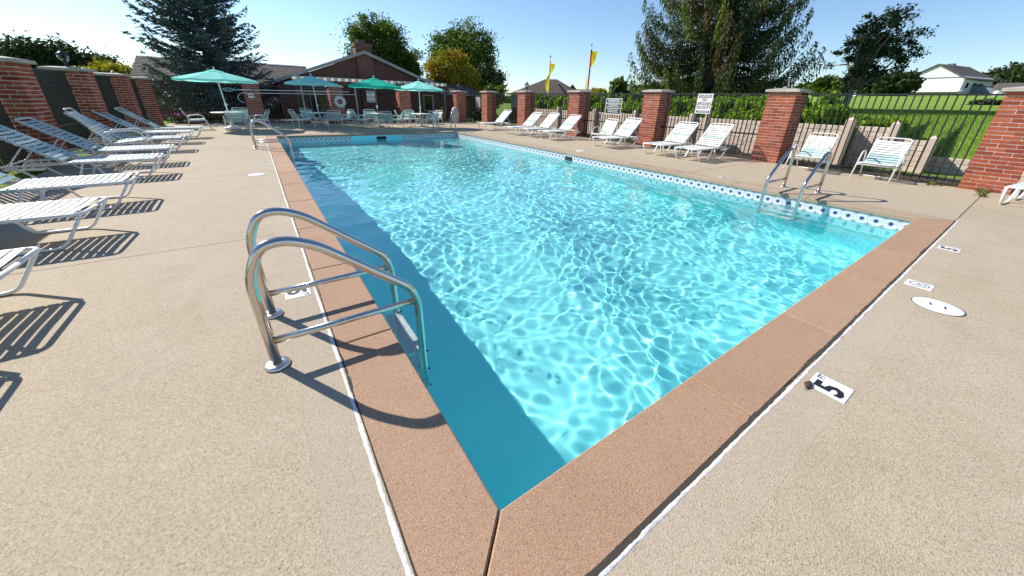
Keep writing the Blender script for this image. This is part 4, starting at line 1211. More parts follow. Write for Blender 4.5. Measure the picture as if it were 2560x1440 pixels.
def conifer(name, label, x, y, z, H, R, n_br, mat, seed, droop, strand, twig=0.30, quad=0.085, base=0.3, tint2=0.0, up_tip=0.25, group=None, per=7, step=0.13, power=0.85):
    """whorled branches; droop = how far branchlets hang, strand = quads per branchlet"""
    t = thing(name, label, 'tree', (x, y, z), 0, group)
    rg = np.random.default_rng(seed)
    Cs = []; Ds = []; Ts = []; T2 = []
    tb = MB(); tb.tube([(0,0,-0.3), (0.02,0,H*0.5), (0,0,H*0.99)], [R*0.075, R*0.045, 0.012], 9)
    ga = 2.39996
    for i in range(n_br):
        u = (i + rg.random())/n_br
        zb = base + (H - base)*(1 - (1-u)**1.35)*0.985
        Lb = R*((1 - zb/H)**power)*(0.62 + 0.50*rg.random()) + 0.10
        az = i*ga + rg.normal()*0.25
        dirx, diry = cos(az), sin(az)
        rise0 = (0.05 if droop > 0.3 else 0.28) + rg.normal()*0.08 + 0.5*(zb/H)**2
        def P(s):   # s in 0..1 along the limb
            zz = zb + Lb*(rise0*s - (0.62 if droop > 0.3 else 0.30)*s*s + up_tip*1.15*s**4)
            return np.array([dirx*Lb*s, diry*Lb*s, zz])
        if Lb > 0.35:
            tb.tube([tuple(P(s)) for s in (0.02, 0.35, 0.7, 1.0)], [0.012*Lb+0.006, 0.009*Lb+0.004, 0.006*Lb+0.003, 0.003], 4, caps=False)
        m_ = max(3, int(Lb/step))
        btint = rg.random()**2.2; b2 = rg.random() < tint2
        for j in range(m_):
            s = 0.16 + 0.84*(j + rg.random())/m_
            p0 = P(s); 
            wd = twig*(1.25 - 0.75*s)*(0.6 + 0.6*min(1.0, Lb/R*2))
            for side in (-1, 1, 0):
                if side == 0 and droop > 0.3 and rg.random() < 0.35: continue
                sd = np.array([-diry*side, dirx*side, 0.0]) + np.array([dirx, diry, 0])*(0.55 + 0.3*rg.random()) + rg.normal(size=3)*0.18
                if droop <= 0.3: sd[2] += 0.18 + 0.18*rg.random()
                sd /= np.linalg.norm(sd)
                Lw = wd*(0.7 + 0.6*rg.random()); hang = droop*(0.5 + 0.9*rg.random())*(0.5 + 0.5*min(1, Lb))
                for q in range(strand):
                    w = (q + 0.3 + 0.5*rg.random())/strand
                    c_ = p0 + sd*Lw*min(1.0, w*(1.9 if droop > 0.3 else 1.0)) + np.array([0, 0, -hang*w*w*1.3])
                    dv = sd*(1.0 - (0.85*w if droop > 0.3 else 0)) + np.array([0, 0, -(2.0*w*hang/max(0.1, droop) if droop > 0.3 else -0.05)])
                    Cs.append(c_ + rg.normal(size=3)*0.018); Ds.append(dv)
                    Ts.append((0.72*btint + 0.28*rg.random()*s) if droop > 0.3 else (0.45*btint + 0.35*rg.random() + 0.2*s)); T2.append((1.0 if b2 else 0.0)*rg.random())
    C = np.array(Cs); D = np.array(Ds) + RNG.normal(size=(len(Cs), 3))*0.22; D /= np.linalg.norm(D, axis=1)[:,None]
    r_ = RNG.normal(size=C.shape); E = np.cross(D, r_); E /= np.linalg.norm(E, axis=1)[:,None]
    sz = (quad*(0.7 + 0.6*RNG.random(len(C))))[:,None]
    V = np.stack([C - D*sz*0.8, C + E*sz*0.30, C + D*sz*0.9, C - E*sz*0.30], 1).reshape(-1, 3)
    put('crown', quads_mesh('crown', V, mat, np.clip(np.array(Ts), 0, 1), np.array(T2)), t)
    part('trunk', tb, M['bark'], t)
    return t

M['spruce_green'] = leaf_mat('norway_spruce_needles', (0.010, 0.026, 0.009), (0.190, 0.230, 0.030), 0.25, third=(0.16, 0.085, 0.030))
M['spruce_blue'] = leaf_mat('blue_spruce_needles', (0.020, 0.038, 0.040), (0.155, 0.215, 0.235), 0.10)
M['leaf_dark'] = leaf_mat('dark_leaves', (0.014, 0.026, 0.009), (0.060, 0.090, 0.022), 0.25)
M['leaf_mid'] = leaf_mat('mid_green_leaves', (0.026, 0.056, 0.010), (0.150, 0.215, 0.028), 0.42)
M['leaf_yellow'] = leaf_mat('turning_leaves', (0.15, 0.16, 0.015), (0.48, 0.36, 0.028), 0.42, third=(0.42, 0.20, 0.02))
M['juniper'] = leaf_mat('juniper_sprays', (0.110, 0.200, 0.014), (0.400, 0.580, 0.040), 0.50)
M['shrub_dark'] = leaf_mat('dark_shrub_leaves', (0.010, 0.020, 0.007), (0.035, 0.065, 0.016), 0.2)

conifer('spruce_tree', 'big drooping green spruce behind the juniper hedge and the white warning sign', 18.3, 10.2, 1.05, 13.0, 4.0, 430, M['spruce_green'], 4, 0.31, 6, twig=0.20, quad=0.072, base=0.05, tint2=0.16, up_tip=0.72, step=0.066, power=0.52)
conifer('spruce_tree', 'dense blue-grey spruce behind the turquoise umbrella by the notice pillar', -1.35, 24.1, -0.10, 9.8, 2.72, 560, M['spruce_blue'], 9, 0.06, 5, twig=0.32, quad=0.080, base=0.20, up_tip=0.30, step=0.13, power=0.70)

def polar(az, d): return d*sin(radians(az)), d*cos(radians(az))
def tree_at(az, d, **kw):
    x, y = polar(az, d); z = ground_z(x, y); return x, y, z
x, y, z = tree_at(75.2, 24); broadleaf('shade_tree', 'dark leafy tree with a short leaning trunk on the lawn left of the white house', x, y, z, 1.00, 1.60, 1.80, 2.02, 0.062, M['leaf_dark'], 'bark_pale', 150, 85, 0.20, 12, lean=(0.22, -0.30), tr=0.15, limbs=40, hollow=0.08)
x, y, z = tree_at(15.2, 38); broadleaf('shade_tree', 'dark green tree rising behind the clubhouse chimney', x, y, z, 3.6, 2.7, 2.6, 2.5, 0.115, M['leaf_mid'], 'bark', 120, 170, 0.55, 22, tr=0.2)
x, y, z = tree_at(17.9, 39); broadleaf('shade_tree', 'loose green tree beside the chimney tree, over the right roof slope', x, y, z, 2.6, 2.2, 2.2, 2.2, 0.115, M['leaf_mid'], 'bark', 80, 150, 0.55, 23, tr=0.2)
x, y, z = tree_at(26.6, 42); broadleaf('shade_tree', 'large round green tree right of the clubhouse', x, y, z, 2.2, 3.9, 3.7, 3.75, 0.125, M['leaf_mid'], 'bark', 230, 190, 0.62, 24, tr=0.28)
x, y, z = tree_at(25.0, 33); broadleaf('shade_tree', 'yellow-leaved tree in front of the large round green tree', x, y, z, 1.2, 2.35, 2.2, 2.25, 0.105, M['leaf_yellow'], 'bark', 150, 190, 0.45, 25, tr=0.16, tint2=0.25)
x, y, z = tree_at(29.6, 36); broadleaf('shade_tree', 'dark tree with hanging twigs at the right edge of the round green tree', x, y, z, 0.9, 2.0, 2.0, 2.1, 0.14, M['leaf_dark'], 'bark', 100, 110, 0.5, 26, tr=0.16)
gl_ = 'trees beyond the shaded fence'
for az, d, th, r_, rz_, mt, sd, lb in ((-15.3, 40, 1.6, 2.1, 1.75, 'leaf_dark', 31, 'tallest dark tree behind the shaded fence, by the photo edge'), (-12.9, 43, 1.4, 2.2, 1.55, 'leaf_dark', 32, 'dark tree behind the shaded lantern pillar'),
    (-11.6, 36, 0.9, 1.8, 1.25, 'leaf_yellow', 33, 'yellow-green tree above the shaded fence between the lantern and the blue spruce'), (-9.4, 44, 1.1, 2.0, 1.25, 'leaf_mid', 34, 'green tree above the farthest shaded pillars'),
    (-18.6, 46, 1.2, 2.0, 1.6, 'leaf_dark', 35, 'dark tree top at the very edge of the photo above the nearest pillar'), (-7.2, 48, 0.6, 2.0, 1.3, 'leaf_mid', 36, 'pale green tree just beside the blue spruce')):
    x, y, z = tree_at(az, d); broadleaf('shade_tree', lb, x, y, z, th, r_, r_, rz_, 0.12, M[mt], 'bark', 90, 170, 0.5, sd, group=gl_, tr=0.15)
gr_ = 'trees round the white house'
for az, d, th, r_, rz_, mt, sd, lb in ((86.0, 150, 0.6, 6.0, 2.7, 'leaf_dark', 41, 'dark tree behind the white house roof'), (88.7, 140, 0.8, 7.5, 3.7, 'leaf_dark', 42, 'tallest dark tree past the white house at the photo edge'),
    (78.7, 100, 0.6, 3.2, 1.8, 'leaf_dark', 43, 'bushy tree touching the gable end of the white house'), (77.7, 105, 0.3, 3.4, 1.6, 'leaf_dark', 44, 'low bushy tree behind the red roof house'),
    (73.6, 95, 0.4, 3.5, 1.7, 'leaf_mid', 45, 'low green tree behind the trunk of the lawn tree')):
    x, y, z = tree_at(az, d); broadleaf('shade_tree', lb, x, y, z, th, r_, r_, rz_, 0.50, M[mt], 'bark', 110, 90, r_*0.2, sd, group=gr_, tr=0.4)
x, y, z = tree_at(49.4, 30); broadleaf('young_tree', 'slim young tree above the hedge beside the black warning sign', x, y, z, 0.35, 0.62, 0.62, 0.85, 0.11, M['leaf_mid'], 'bark', 50, 80, 0.2, 51, tr=0.05)
x, y, z = tree_at(46.2, 28); broadleaf('young_tree', 'small round tree right of the taller flag', x, y, z, 0.25, 0.6, 0.6, 0.45, 0.12, M['leaf_yellow'], 'bark', 40, 90, 0.22, 52, tr=0.05)

def hedge(name, label, boxes, mat, leaf, n, seed, cat='hedge', spiky=1.3):
    t = thing(name, label, cat, (0,0,0))
    rg = np.random.default_rng(seed); pts = []
    for (x, y, z, rx, ry, rz) in boxes:
        d = rg.normal(size=(n, 3)); d /= np.linalg.norm(d, axis=1)[:,None]; d[:,2] = np.abs(d[:,2])*1.0 - 0.12
        lump = 0.80 + 0.12*np.sin(d[:,0]*9 + seed)*np.sin(d[:,1]*8 + x) + 0.10*np.sin(d[:,2]*11 + y)
        r = lump*(0.62 + 0.40*rg.random(n)**0.5)
        pts.append(np.array([x, y, z]) + d*r[:,None]*np.array([rx, ry, rz]))
    P = np.concatenate(pts)
    V = leaf_quads(P, np.full(len(P), leaf), up_bias=1.0, elong=spiky)
    put('foliage', quads_mesh('foliage', V, mat, np.clip(rg.random(len(P))*0.8 + 0.1*rg.normal(size=len(P)), 0, 1)), t)
    sb = MB()
    for (x, y, z, rx, ry, rz) in boxes: sb.tube([(x, y, z-0.3), (x+0.03, y, z+rz*0.3)], [0.035, 0.02], 6)
    part('stem', sb, M['bark'], t)
    return t
hb = []
hr = random.Random(8)
yy = 3.75
while yy < 16.8:
    hb.append((12.95 + hr.uniform(-0.1, 0.15), yy, 0.86, 0.75, 0.60, 0.95 + hr.uniform(-0.10, 0.10))); yy += 0.72
hedge('juniper_hedge', 'long lime-green juniper hedge on the block wall behind the fence', hb, M['juniper'], 0.085, 4200, 5)
hedge('juniper_shrub', 'feathery juniper shrub where the hedge ends at the tall pointed wall post', [(13.0, 2.95, 0.82, 0.55, 0.50, 0.34), (13.3, 2.45, 0.86, 0.42, 0.40, 0.26)], M['juniper'], 0.10, 2600, 6, 'shrub', 2.2)
x, y = polar(53, 30)
hedge('dark_hedge', 'dark hedge in the distance behind the black warning sign', [(polar(a, 30)[0], polar(a, 30)[1], ground_z(*polar(a, 30)), 1.3, 1.3, 1.15) for a in (46.5, 48.8, 51, 53.2)], M['shrub_dark'], 0.14, 2200, 7)
hedge('dark_shrub', 'dark low shrub on the lawn beside the white house drive', [(polar(a, 38)[0], polar(a, 38)[1], ground_z(*polar(a, 38)), 0.9, 0.9, 0.45) for a in (85.5, 86.8)], M['shrub_dark'], 0.12, 1500, 8, 'shrub')
hedge('dark_hedge', 'dark shrubs behind the fence panel nearest the gate', [(13.5, 19.5, 0, 1.0, 1.0, 1.0), (14.5, 21.2, 0, 1.1, 1.0, 1.15), (12.8, 22.5, 0, 1.0, 1.0, 1.0)], M['shrub_dark'], 0.11, 2600, 9)
# far treeline all round the open side, reads as one mass
def far_woods():
    P = []
    for a in np.arange(-30, 100, 0.8):
        d = 260 + 40*sin(a*0.31); x, y = polar(a, d); h = 4.0 + 2.5*sin(a*0.9)*sin(a*0.37+1) + 1.0*sin(a*2.3)
        n = 260; 
        zz = ground_z(x, y)
        P.append(np.stack([x + RNG.normal(0, 3, n), y + RNG.normal(0, 3, n), zz + h*np.abs(RNG.random(n))**0.8], 1))
    P = np.concatenate(P); V = leaf_quads(P, np.full(len(P), 1.7), elong=1.2)
    o = put('far_woods', quads_mesh('far_woods', V, M['leaf_mid'], RNG.random(len(P)))); o['kind'] = 'stuff'
far_woods()

# flower bed behind the far fence
fbm = {'purple': leaf_mat('purple_petals', (0.22, 0.02, 0.25), (0.45, 0.08, 0.50), 0.3), 'pink': leaf_mat('pink_petals', (0.45, 0.12, 0.14), (0.60, 0.28, 0.26), 0.3), 'yellow': leaf_mat('yellow_petals', (0.45, 0.40, 0.03), (0.60, 0.58, 0.08), 0.3)}
for (x, y, kd, lb) in ((-2.6, 21.3, 'purple', 'purple flower clump at the foot of the corner pillar'), (-2.2, 21.9, 'pink', 'pink flower clump behind the fence beside the purple flowers'), (-1.7, 21.6, 'pink', 'pink flowers behind the leftmost table chair'),
    (-1.1, 22.0, 'yellow', 'yellow flowers behind the leftmost umbrella table'), (-0.5, 21.8, 'yellow', 'yellow flowers left of the notice pillar')):
    t = thing('flower_clump', lb, 'flowers', (x, y, -0.03), 0, 'flowers in the bed behind the far fence')
    n = 700; P = RNG.normal(size=(n, 3))*np.array([0.20, 0.16, 0.10]) + np.array([0, 0, 0.20])
    put('leaves', quads_mesh('leaves', leaf_quads(P, np.full(n, 0.07), 0.5), M['leaf_mid'], RNG.random(n)), t)
    n = 260; P = RNG.normal(size=(n, 3))*np.array([0.22, 0.16, 0.07]) + np.array([0, 0, 0.34])
    put('petals', quads_mesh('petals', leaf_quads(P, np.full(n, 0.05), 0.5), fbm[kd], RNG.random(n)), t)
rg_ = random.Random(4)
for i in range(9):
    x = -2.8 + i*0.33; rr_ = rg_.uniform(0.10, 0.17)
    st_ = MB()
    d_ = [(0,0,1), (1,0,0.25), (0.4,0.9,0.3), (-0.7,0.7,0.2), (-0.9,-0.4,0.25), (0.2,-1,0.2), (0.8,-0.6,0.6), (-0.3,-0.5,0.8), (0.2,0.5,0.85), (0,0,-0.3)]
    vs = [tuple(rr_*c_*rg_.uniform(0.8, 1.2) for c_ in q) for q in d_]
    st_.add(vs, [(0,6,8),(0,8,7),(0,7,6),(6,1,2),(6,2,8),(8,2,3),(8,3,7),(7,3,4),(7,4,5),(7,5,6),(6,5,1),(1,9,2),(2,9,3),(3,9,4),(4,9,5),(5,9,1)])
    tag(part('bed_stone', st_, M['cap'], None, (x, 20.95 + rg_.uniform(-0.05, 0.05), 0.03)), 'rough pale stone edging the flower bed behind the far fence' if i not in (0, 8) else ('rough stone at the corner pillar end of the flower bed edging' if i == 0 else 'rough stone at the notice pillar end of the flower bed edging'), 'stone', 'stones edging the flower bed')

# ------------------------------------------------------------------ clubhouse
cl = thing('clubhouse', 'brick clubhouse with a wide gable, central chimney and low shingle wings', 'building')
YB = 24.8
GX, GZ, EZ = 5.95, 3.70, 1.77                # ridge and eave line
slope = (GZ - EZ)/(GX - 0.71)
def rz_at(x): return GZ - slope*abs(x - GX)
wl, wr = 1.30, 10.60
part('gable_wall', MB().prism([(wl, -0.45), (wr, -0.45), (wr, rz_at(wr)-0.16), (GX, GZ-0.16), (wl, rz_at(wl)-0.16)], 'y', YB, YB+0.25), M['brickwall'], cl)
part('side_wall', MB().box(wl, wl+0.25, YB+0.251, 34, -0.45, rz_at(wl)-0.17), M['brickwall'], cl)
part('side_wall', MB().box(wr-0.25, wr, YB+0.251, 34, -0.45, rz_at(wr)-0.17), M['brickwall'], cl)
for s in (-1, 1):
    xe = GX + s*(GX - 0.71)
    part('roof', MB().prism([(GX, GZ), (GX, GZ-0.10), (xe, EZ-0.10), (xe, EZ)] if s > 0 else [(GX, GZ-0.10), (GX, GZ), (xe, EZ), (xe, EZ-0.10)], 'y', YB-0.36, 34.5), M['roof'], cl)
    a0, a1 = (GX + s*0.001, GZ + 0.015), (xe + s*0.03, EZ + 0.010)
    part('rake_board', MB().prism([a0, a1, (a1[0], a1[1]-0.17), (a0[0], a0[1]-0.17)], 'y', YB-0.40, YB-0.363), M['trim_grey'], cl)
    part('soffit', MB().prism([(GX, GZ-0.105), (xe, EZ-0.105), (xe, EZ-0.135), (GX, GZ-0.135)], 'y', YB-0.362, YB-0.002), M['pergola'], cl)
ch_ = part('chimney', MB().box(5.52, 6.42, YB-0.22, YB+0.55, -0.4, 3.92).box(5.47, 6.47, YB-0.27, YB+0.60, 3.921, 4.05).box(5.52, 6.42, YB-0.22, YB+0.55, 4.051, 4.12), M['brickwall'], cl)
part('chimney_cap', MB().box(5.75, 6.15, YB-0.0, YB+0.38, 4.121, 4.26).box(5.70, 6.20, YB-0.05, YB+0.43, 4.261, 4.29), M['grey_dark'], ch_)
# soldier course along the wall
part('ledge', MB().box(wl-0.02, 2.05, YB-0.045, YB-0.001, 0.62, 0.68).box(7.3, 9.35, YB-0.045, YB-0.001, 0.62, 0.68), M['brickwall'], cl)
# wings
part('wing_wall', MB().box(-4.2, wl-0.01, 26.3, 26.5, -0.45, 1.72), M['brickwall'], cl)
wrl = part('wing_roof', MB().prism([(25.9, 1.74), (29.1, 2.93), (29.1, 2.83), (25.9, 1.64)], 'x', -4.6, 3.3), M['roof'], cl)
part('ridge_cap', MB().prism([(28.9, 2.90), (29.1, 2.97), (29.3, 2.90), (29.1, 2.935)], 'x', -4.6, 3.3), M['trim_grey'], wrl)
part('wing_roof', MB().prism([(29.1, 2.93), (32.3, 1.74), (32.3, 1.64), (29.1, 2.83)], 'x', -4.6, 3.3), M['roof'], cl)
part('wing_wall', MB().box(wr+0.01, 14.6, 26.5, 26.7, -0.45, 1.55), M['brickwall'], cl)
hr_ = MB().add([(9.0,26.1,1.60),(15.1,26.1,1.60),(15.1,31.7,1.60),(9.0,31.7,1.60),(9.0,28.9,2.64),(13.5,28.9,2.64)], [(0,1,5,4),(1,2,5),(2,3,4,5),(0,3,2,1),(0,4,3)])
hro = part('hip_roof', hr_, M['roof'], cl)
part('gutter', MB().box(11.3, 15.1, 26.02, 26.10, 1.50, 1.60), M['trim_grey'], hro)
# courses of shingles on the slopes facing the pool
shg = MB()
for i in range(16):
    u = i/16; y = 25.9 + 3.2*u; zz = 1.742 + 1.19*u
    shg.prism([(y, zz+0.002), (y+0.21, zz+0.078), (y+0.21, zz+0.086), (y, zz+0.022)], 'x', -4.6, 3.3)
shl = part('shingle_course', shg, M['roof'], wrl); shl['kind'] = 'stuff'
shg = MB()
for i in range(14):
    u = i/14; y = 26.1 + 2.8*u; zz = 1.602 + 1.04*u
    shg.prism([(y, zz+0.002), (y+0.20, zz+0.076), (y+0.20, zz+0.084), (y, zz+0.022)], 'x', 9.0, 15.1 - 1.6*u)
shl = part('shingle_course', shg, M['roof'], hro); shl['kind'] = 'stuff'
def opening(nm, x0, x1, z0, z1, frame=0.06, mull=(), fm='trim_grey'):
    f = MB()
    f.box(x0, x0+frame, YB-0.06, YB-0.002, z0, z1).box(x1-frame, x1, YB-0.06, YB-0.002, z0, z1).box(x0+frame, x1-frame, YB-0.06, YB-0.002, z1-frame, z1).box(x0+frame, x1-frame, YB-0.06, YB-0.002, z0, z0+frame)
    for m_ in mull: f.box(m_-frame/2, m_+frame/2, YB-0.06, YB-0.002, z0+frame, z1-frame)
    fo = part(nm, f, M[fm], cl)
    edges = [x0+frame] + [v for m_ in mull for v in (m_-frame/2, m_+frame/2)] + [x1-frame]
    for i in range(0, len(edges), 2): part('pane', MB().box(edges[i], edges[i+1], YB-0.03, YB-0.005, z0+frame, z1-frame), M['glass'], fo)
    return fo
opening('door', 2.10, 4.60, -0.02, 1.62, 0.05, (2.75, 3.65), 'trim_grey')
opening('window', 9.45, 10.15, 0.45, 1.45, 0.05, (), 'white')
opening('window', 7.35, 8.05, 0.45, 1.45, 0.04, (), 'grey_dark')

pg = thing('pergola', 'dark pergola with pale tapered rafter ends in front of the clubhouse gable', 'pergola')
raf = MB().prism([(-0.120, 0.150), (0.120, 0.150), (0.075, 0.0), (-0.095, 0.0)], 'y', 0.0, 2.30).mesh('rafter', M['pergola_end'])
for i in range(24): put('rafter', raf, pg, (2.10 + i*0.3365, 22.0, 1.95))
for y in (22.25, 24.2): part('beam', MB().box(1.85, 10.15, y-0.05, y+0.05, 1.72, 1.948), M['pergola'], pg)
for x in (2.2, 4.72, 7.3, 9.92):
    part('post', MB().box(x-0.07, x+0.07, 22.18, 22.32, -0.01, 1.719), M['pergola'], pg)
    part('post_face', MB().box(x-0.075, x-0.02, 22.165, 22.179, 0.0, 1.719), M['pergola_end'], pg)

# ------------------------------------------------------------------ houses in the distance
def house_frame(az, d, turn):
    x, y = polar(az, d); return x, y, ground_z(x, y), -radians(az) + radians(turn)
# white house: gable towards the pool; local -y faces the viewer, +x to the right
hx, hy, hz, hrz = house_frame(81.3, 120, -24)
wh = thing('house', 'white sided house with a dark shingle roof on the far lawn', 'house', (hx, hy, hz), hrz)
W2, DP, HE, HA = 4.7, 11.0, 3.5, 6.0
part('wall', MB().prism([(-W2, -0.3), (W2, -0.3), (W2, HE-0.15), (0, HA-0.2), (-W2, HE-0.15)], 'y', 0.0, DP), M['siding_white'], wh)
gv = MB()
for i in range(21):
    xx = -W2 + 0.15 + i*0.32; top = HE - 0.15 + (HA - HE - 0.05)*(1 - abs(xx)/W2)
    gv.box(xx-0.02, xx+0.02, -0.035, -0.001, 0.2, top-0.1)
part('batten', gv, M['siding_white'], wh)['kind'] = 'stuff'
part('band_board', MB().box(-W2-0.02, W2+0.02, -0.06, -0.036, HE-0.25, HE-0.08), M['grey_dark'], wh)
for s in (-1, 1):
    xe = s*(W2 + 0.45); ze = HE - 0.42
    part('roof', MB().prism([(0, HA), (0, HA-0.18), (xe, ze-0.18), (xe, ze)] if s > 0 else [(0, HA-0.18), (0, HA), (xe, ze), (xe, ze-0.18)], 'y', -0.4, DP+0.4), M['roof'], wh)
part('chimney', MB().box(-0.5, 0.5, 4.0, 4.8, HA-0.4, HA+0.25), M['grey_dark'], wh)
part('porch_roof', MB().prism([(-1.6, 0.72), (-0.05, 1.0), (-0.05, 0.9), (-1.6, 0.62)], 'x', -W2-0.9, W2+0.5), M['siding_white'], wh)
for i in range(3):
    f = part('window', MB().box(W2+0.002, W2+0.05, 1.2+i*2.6, 2.3+i*2.6, 1.3, 2.5), M['siding_white'], wh)
    part('pane', MB().box(W2+0.051, W2+0.07, 1.3+i*2.6, 2.2+i*2.6, 1.4, 2.4), M['glass'], f)
part('annex', MB().prism([(W2+0.02, -0.3), (W2+4.0, -0.3), (W2+4.0, 1.5), (W2+0.02, 2.0)], 'y', 4.0, 9.0), M['siding_grey'], wh)
part('annex_roof', MB().prism([(W2+0.03, 2.25), (W2+0.03, 2.1), (W2+4.4, 1.55), (W2+4.4, 1.7)], 'y', 3.7, 9.3), M['roof'], wh)
# shed right of it
hx, hy, hz, hrz = house_frame(86.6, 110, 10)
sh_ = thing('shed', 'small grey roofed shed between the white house and the big brick pillar', 'shed', (hx, hy, hz), hrz)
part('wall', MB().prism([(-1.6, -0.2), (1.6, -0.2), (1.6, 1.2), (-1.6, 1.2)], 'y', 0, 3), M['siding_white'], sh_)
part('roof', MB().prism([(-0.4, 1.15), (1.5, 2.2), (3.4, 1.15)], 'x', -1.9, 1.9), M['roof'], sh_)
# red roof houses far behind the lawn tree
for (az, d, w_, lb) in ((77.1, 115, 4.6, 'low house with a reddish hip roof behind the lawn tree trunk'), (74.3, 118, 3.0, 'low pale house left of the reddish roof house')):
    hx, hy, hz, hrz = house_frame(az, d, 20)
    t = thing('house', lb, 'house', (hx, hy, hz), hrz, 'low houses beyond the lawn')
    part('wall', MB().box(-w_/2, w_/2, 0, 4, -0.3, 1.1), M['siding_white'], t)
    part('roof', MB().add([(-w_/2-0.4,-0.4,1.1),(w_/2+0.4,-0.4,1.1),(w_/2+0.4,4.4,1.1),(-w_/2-0.4,4.4,1.1),(-w_/2+1.3,2,3.0),(w_/2-1.3,2,3.0)], [(0,1,5,4),(1,2,5),(2,3,4,5),(3,0,4),(0,3,2,1)]), M['red_roof'] if 'red_roof' in M else M['roof_brown'], t)
# dark hip roof house behind the flags
hx, hy, hz, hrz = house_frame(38.6, 56, -14)
hh = thing('house', 'dark brown hip roof house behind the lantern pillar and flags', 'house', (hx, hy, hz), hrz)
part('wall', MB().box(-5.0, 4.6, 0, 8, -0.3, 2.45), M['siding_grey'], hh)
part('roof', MB().add([(-5.6,-0.5,2.4),(5.1,-0.5,2.4),(5.1,8.5,2.4),(-5.6,8.5,2.4),(-0.9,4.0,4.75),(0.9,4.0,4.75)], [(0,1,5,4),(1,2,5),(2,3,4,5),(3,0,4),(0,3,2,1)]), M['roof_brown'], hh)
part('front_roof', MB().add([(-0.2,-1.6,2.38),(3.6,-1.6,2.38),(3.6,3.2,2.38),(-0.2,3.2,2.38),(1.7,0.8,4.0),(1.7,3.0,4.0)], [(0,1,4),(1,2,5,4),(2,3,5),(3,0,4,5),(0,3,2,1)]), M['roof_brown'], hh)
part('front_wall', MB().box(0.1, 3.3, -1.2, -0.002, -0.3, 2.37), M['siding_grey'], hh)
for (x0, x1, yw) in ((-3.6, -2.5, -0.001), (0.5, 1.4, -1.201), (2.0, 2.9, -1.201)):
    f = part('window', MB().box(x0, x1, yw-0.08, yw, 1.0, 2.1), M['white'], hh)
    part('pane', MB().box(x0+0.12, (x0+x1)/2-0.05, yw-0.10, yw-0.081, 1.1, 2.0).box((x0+x1)/2+0.05, x1-0.12, yw-0.10, yw-0.081, 1.1, 2.0), M['glass'], f)
hx, hy, hz, hrz = house_frame(45.6, 66, 5)
h2 = thing('house', 'grey gabled house right of the hip roof house, between the flags', 'house', (hx, hy, hz), hrz)
part('wall', MB().box(-4.5, 3.6, 0, 7, -0.3, 2.4), M['siding_grey'], h2)
part('roof', MB().prism([(-0.5, 2.35), (3.5, 3.75), (7.5, 2.35)], 'x', -5.0, 2.4), M['roof_brown'], h2)
part('gable_roof', MB().prism([(-5.2, 2.35), (-3.4, 4.35), (-1.6, 2.35)], 'y', -1.0, 3.4), M['roof_brown'], h2)
part('low_roof', MB().prism([(0.2, 2.2), (3.0, 2.95), (6.0, 2.2)], 'x', 2.401, 4.6), M['roof_brown'], h2)
part('window', MB().box(-4.0, -3.0, -0.08, -0.002, 0.9, 2.0), M['white'], h2)

# white bark tree or post seen through the fence beside the gate
x, y = polar(31.2, 27)
broadleaf('young_tree', 'pale trunked small tree behind the fence panel nearest the gate', x, y, ground_z(x, y), 1.0, 0.7, 0.7, 0.7, 0.12, M['leaf_mid'], 'bark_pale', 30, 80, 0.25, 61, tr=0.08)

# ------------------------------------------------------------------ flags on tall poles beyond the fence
def flag(az, d, h, label, seed, rag):
    x, y = polar(az, d); z = 0.0
    t = thing('banner_flag', label, 'flag', (x, y, z), -radians(az), 'yellow and red flags beyond the lawn fence')
    part('pole', MB().tube([(0,0,-0.2),(0,0,h)], [0.022, 0.014], 8), M['white_frame'], t)
    part('pole_tip', MB().lathe([(0.028,0),(0.03,0.06),(0.016,0.14),(0.004,0.20)], 8, (0,0,h)), M['iron'], t)
    for nm, mt, z0, z1, fn in rag:
        mb = MB(); nz, nw = 16, 6; vs = []
        for i in range(nz+1):
            u = i/nz; zz = z0 + (z1-z0)*u
            for j in range(nw+1):
                v = j/nw
                xx, yy = fn(u, v); vs.append((xx, yy + 0.03*sin(7*u + 4*v + seed), zz - 0.08*v*sin(3*u)))
        mb.add(vs, [(i*(nw+1)+j, i*(nw+1)+j+1, (i+1)*(nw+1)+j+1, (i+1)*(nw+1)+j) for i in range(nz) for j in range(nw)], True)
        part(nm, mb, M[mt], t)
flag(39.25, 25, 3.75, 'shorter yellow and red flag on a white pole, over the hip roof', 1, [
    ('cloth', 'yellow', 1.70, 3.0, lambda u, v: (-0.02 - 0.24*v*sin(pi*min(1, u*1.05)), 0.05*sin(5*u+3*v))),
    ('cloth', 'yellow', 2.75, 3.45, lambda u, v: (0.03 + 0.28*v*(u*1.1), 0.08*v)),
    ('red_band', 'red', 2.6, 3.62, lambda u, v: (-0.02 + 0.06*v*(0.4+0.6*u), -0.03 - 0.03*v))])
flag(44.9, 25, 4.40, 'taller yellow and red flag wrapped round its pole', 2, [
    ('cloth', 'yellow', 3.35, 4.15, lambda u, v: (0.03 + 0.36*v*(0.35 + 0.65*u), 0.08*v)),
    ('red_band', 'red', 1.9, 4.25, lambda u, v: (-0.035 + 0.09*v, -0.04 - 0.03*v)),
    ('cloth', 'yellow', 1.1, 3.0, lambda u, v: (-0.09 - 0.08*v*sin(pi*u), 0.05))])

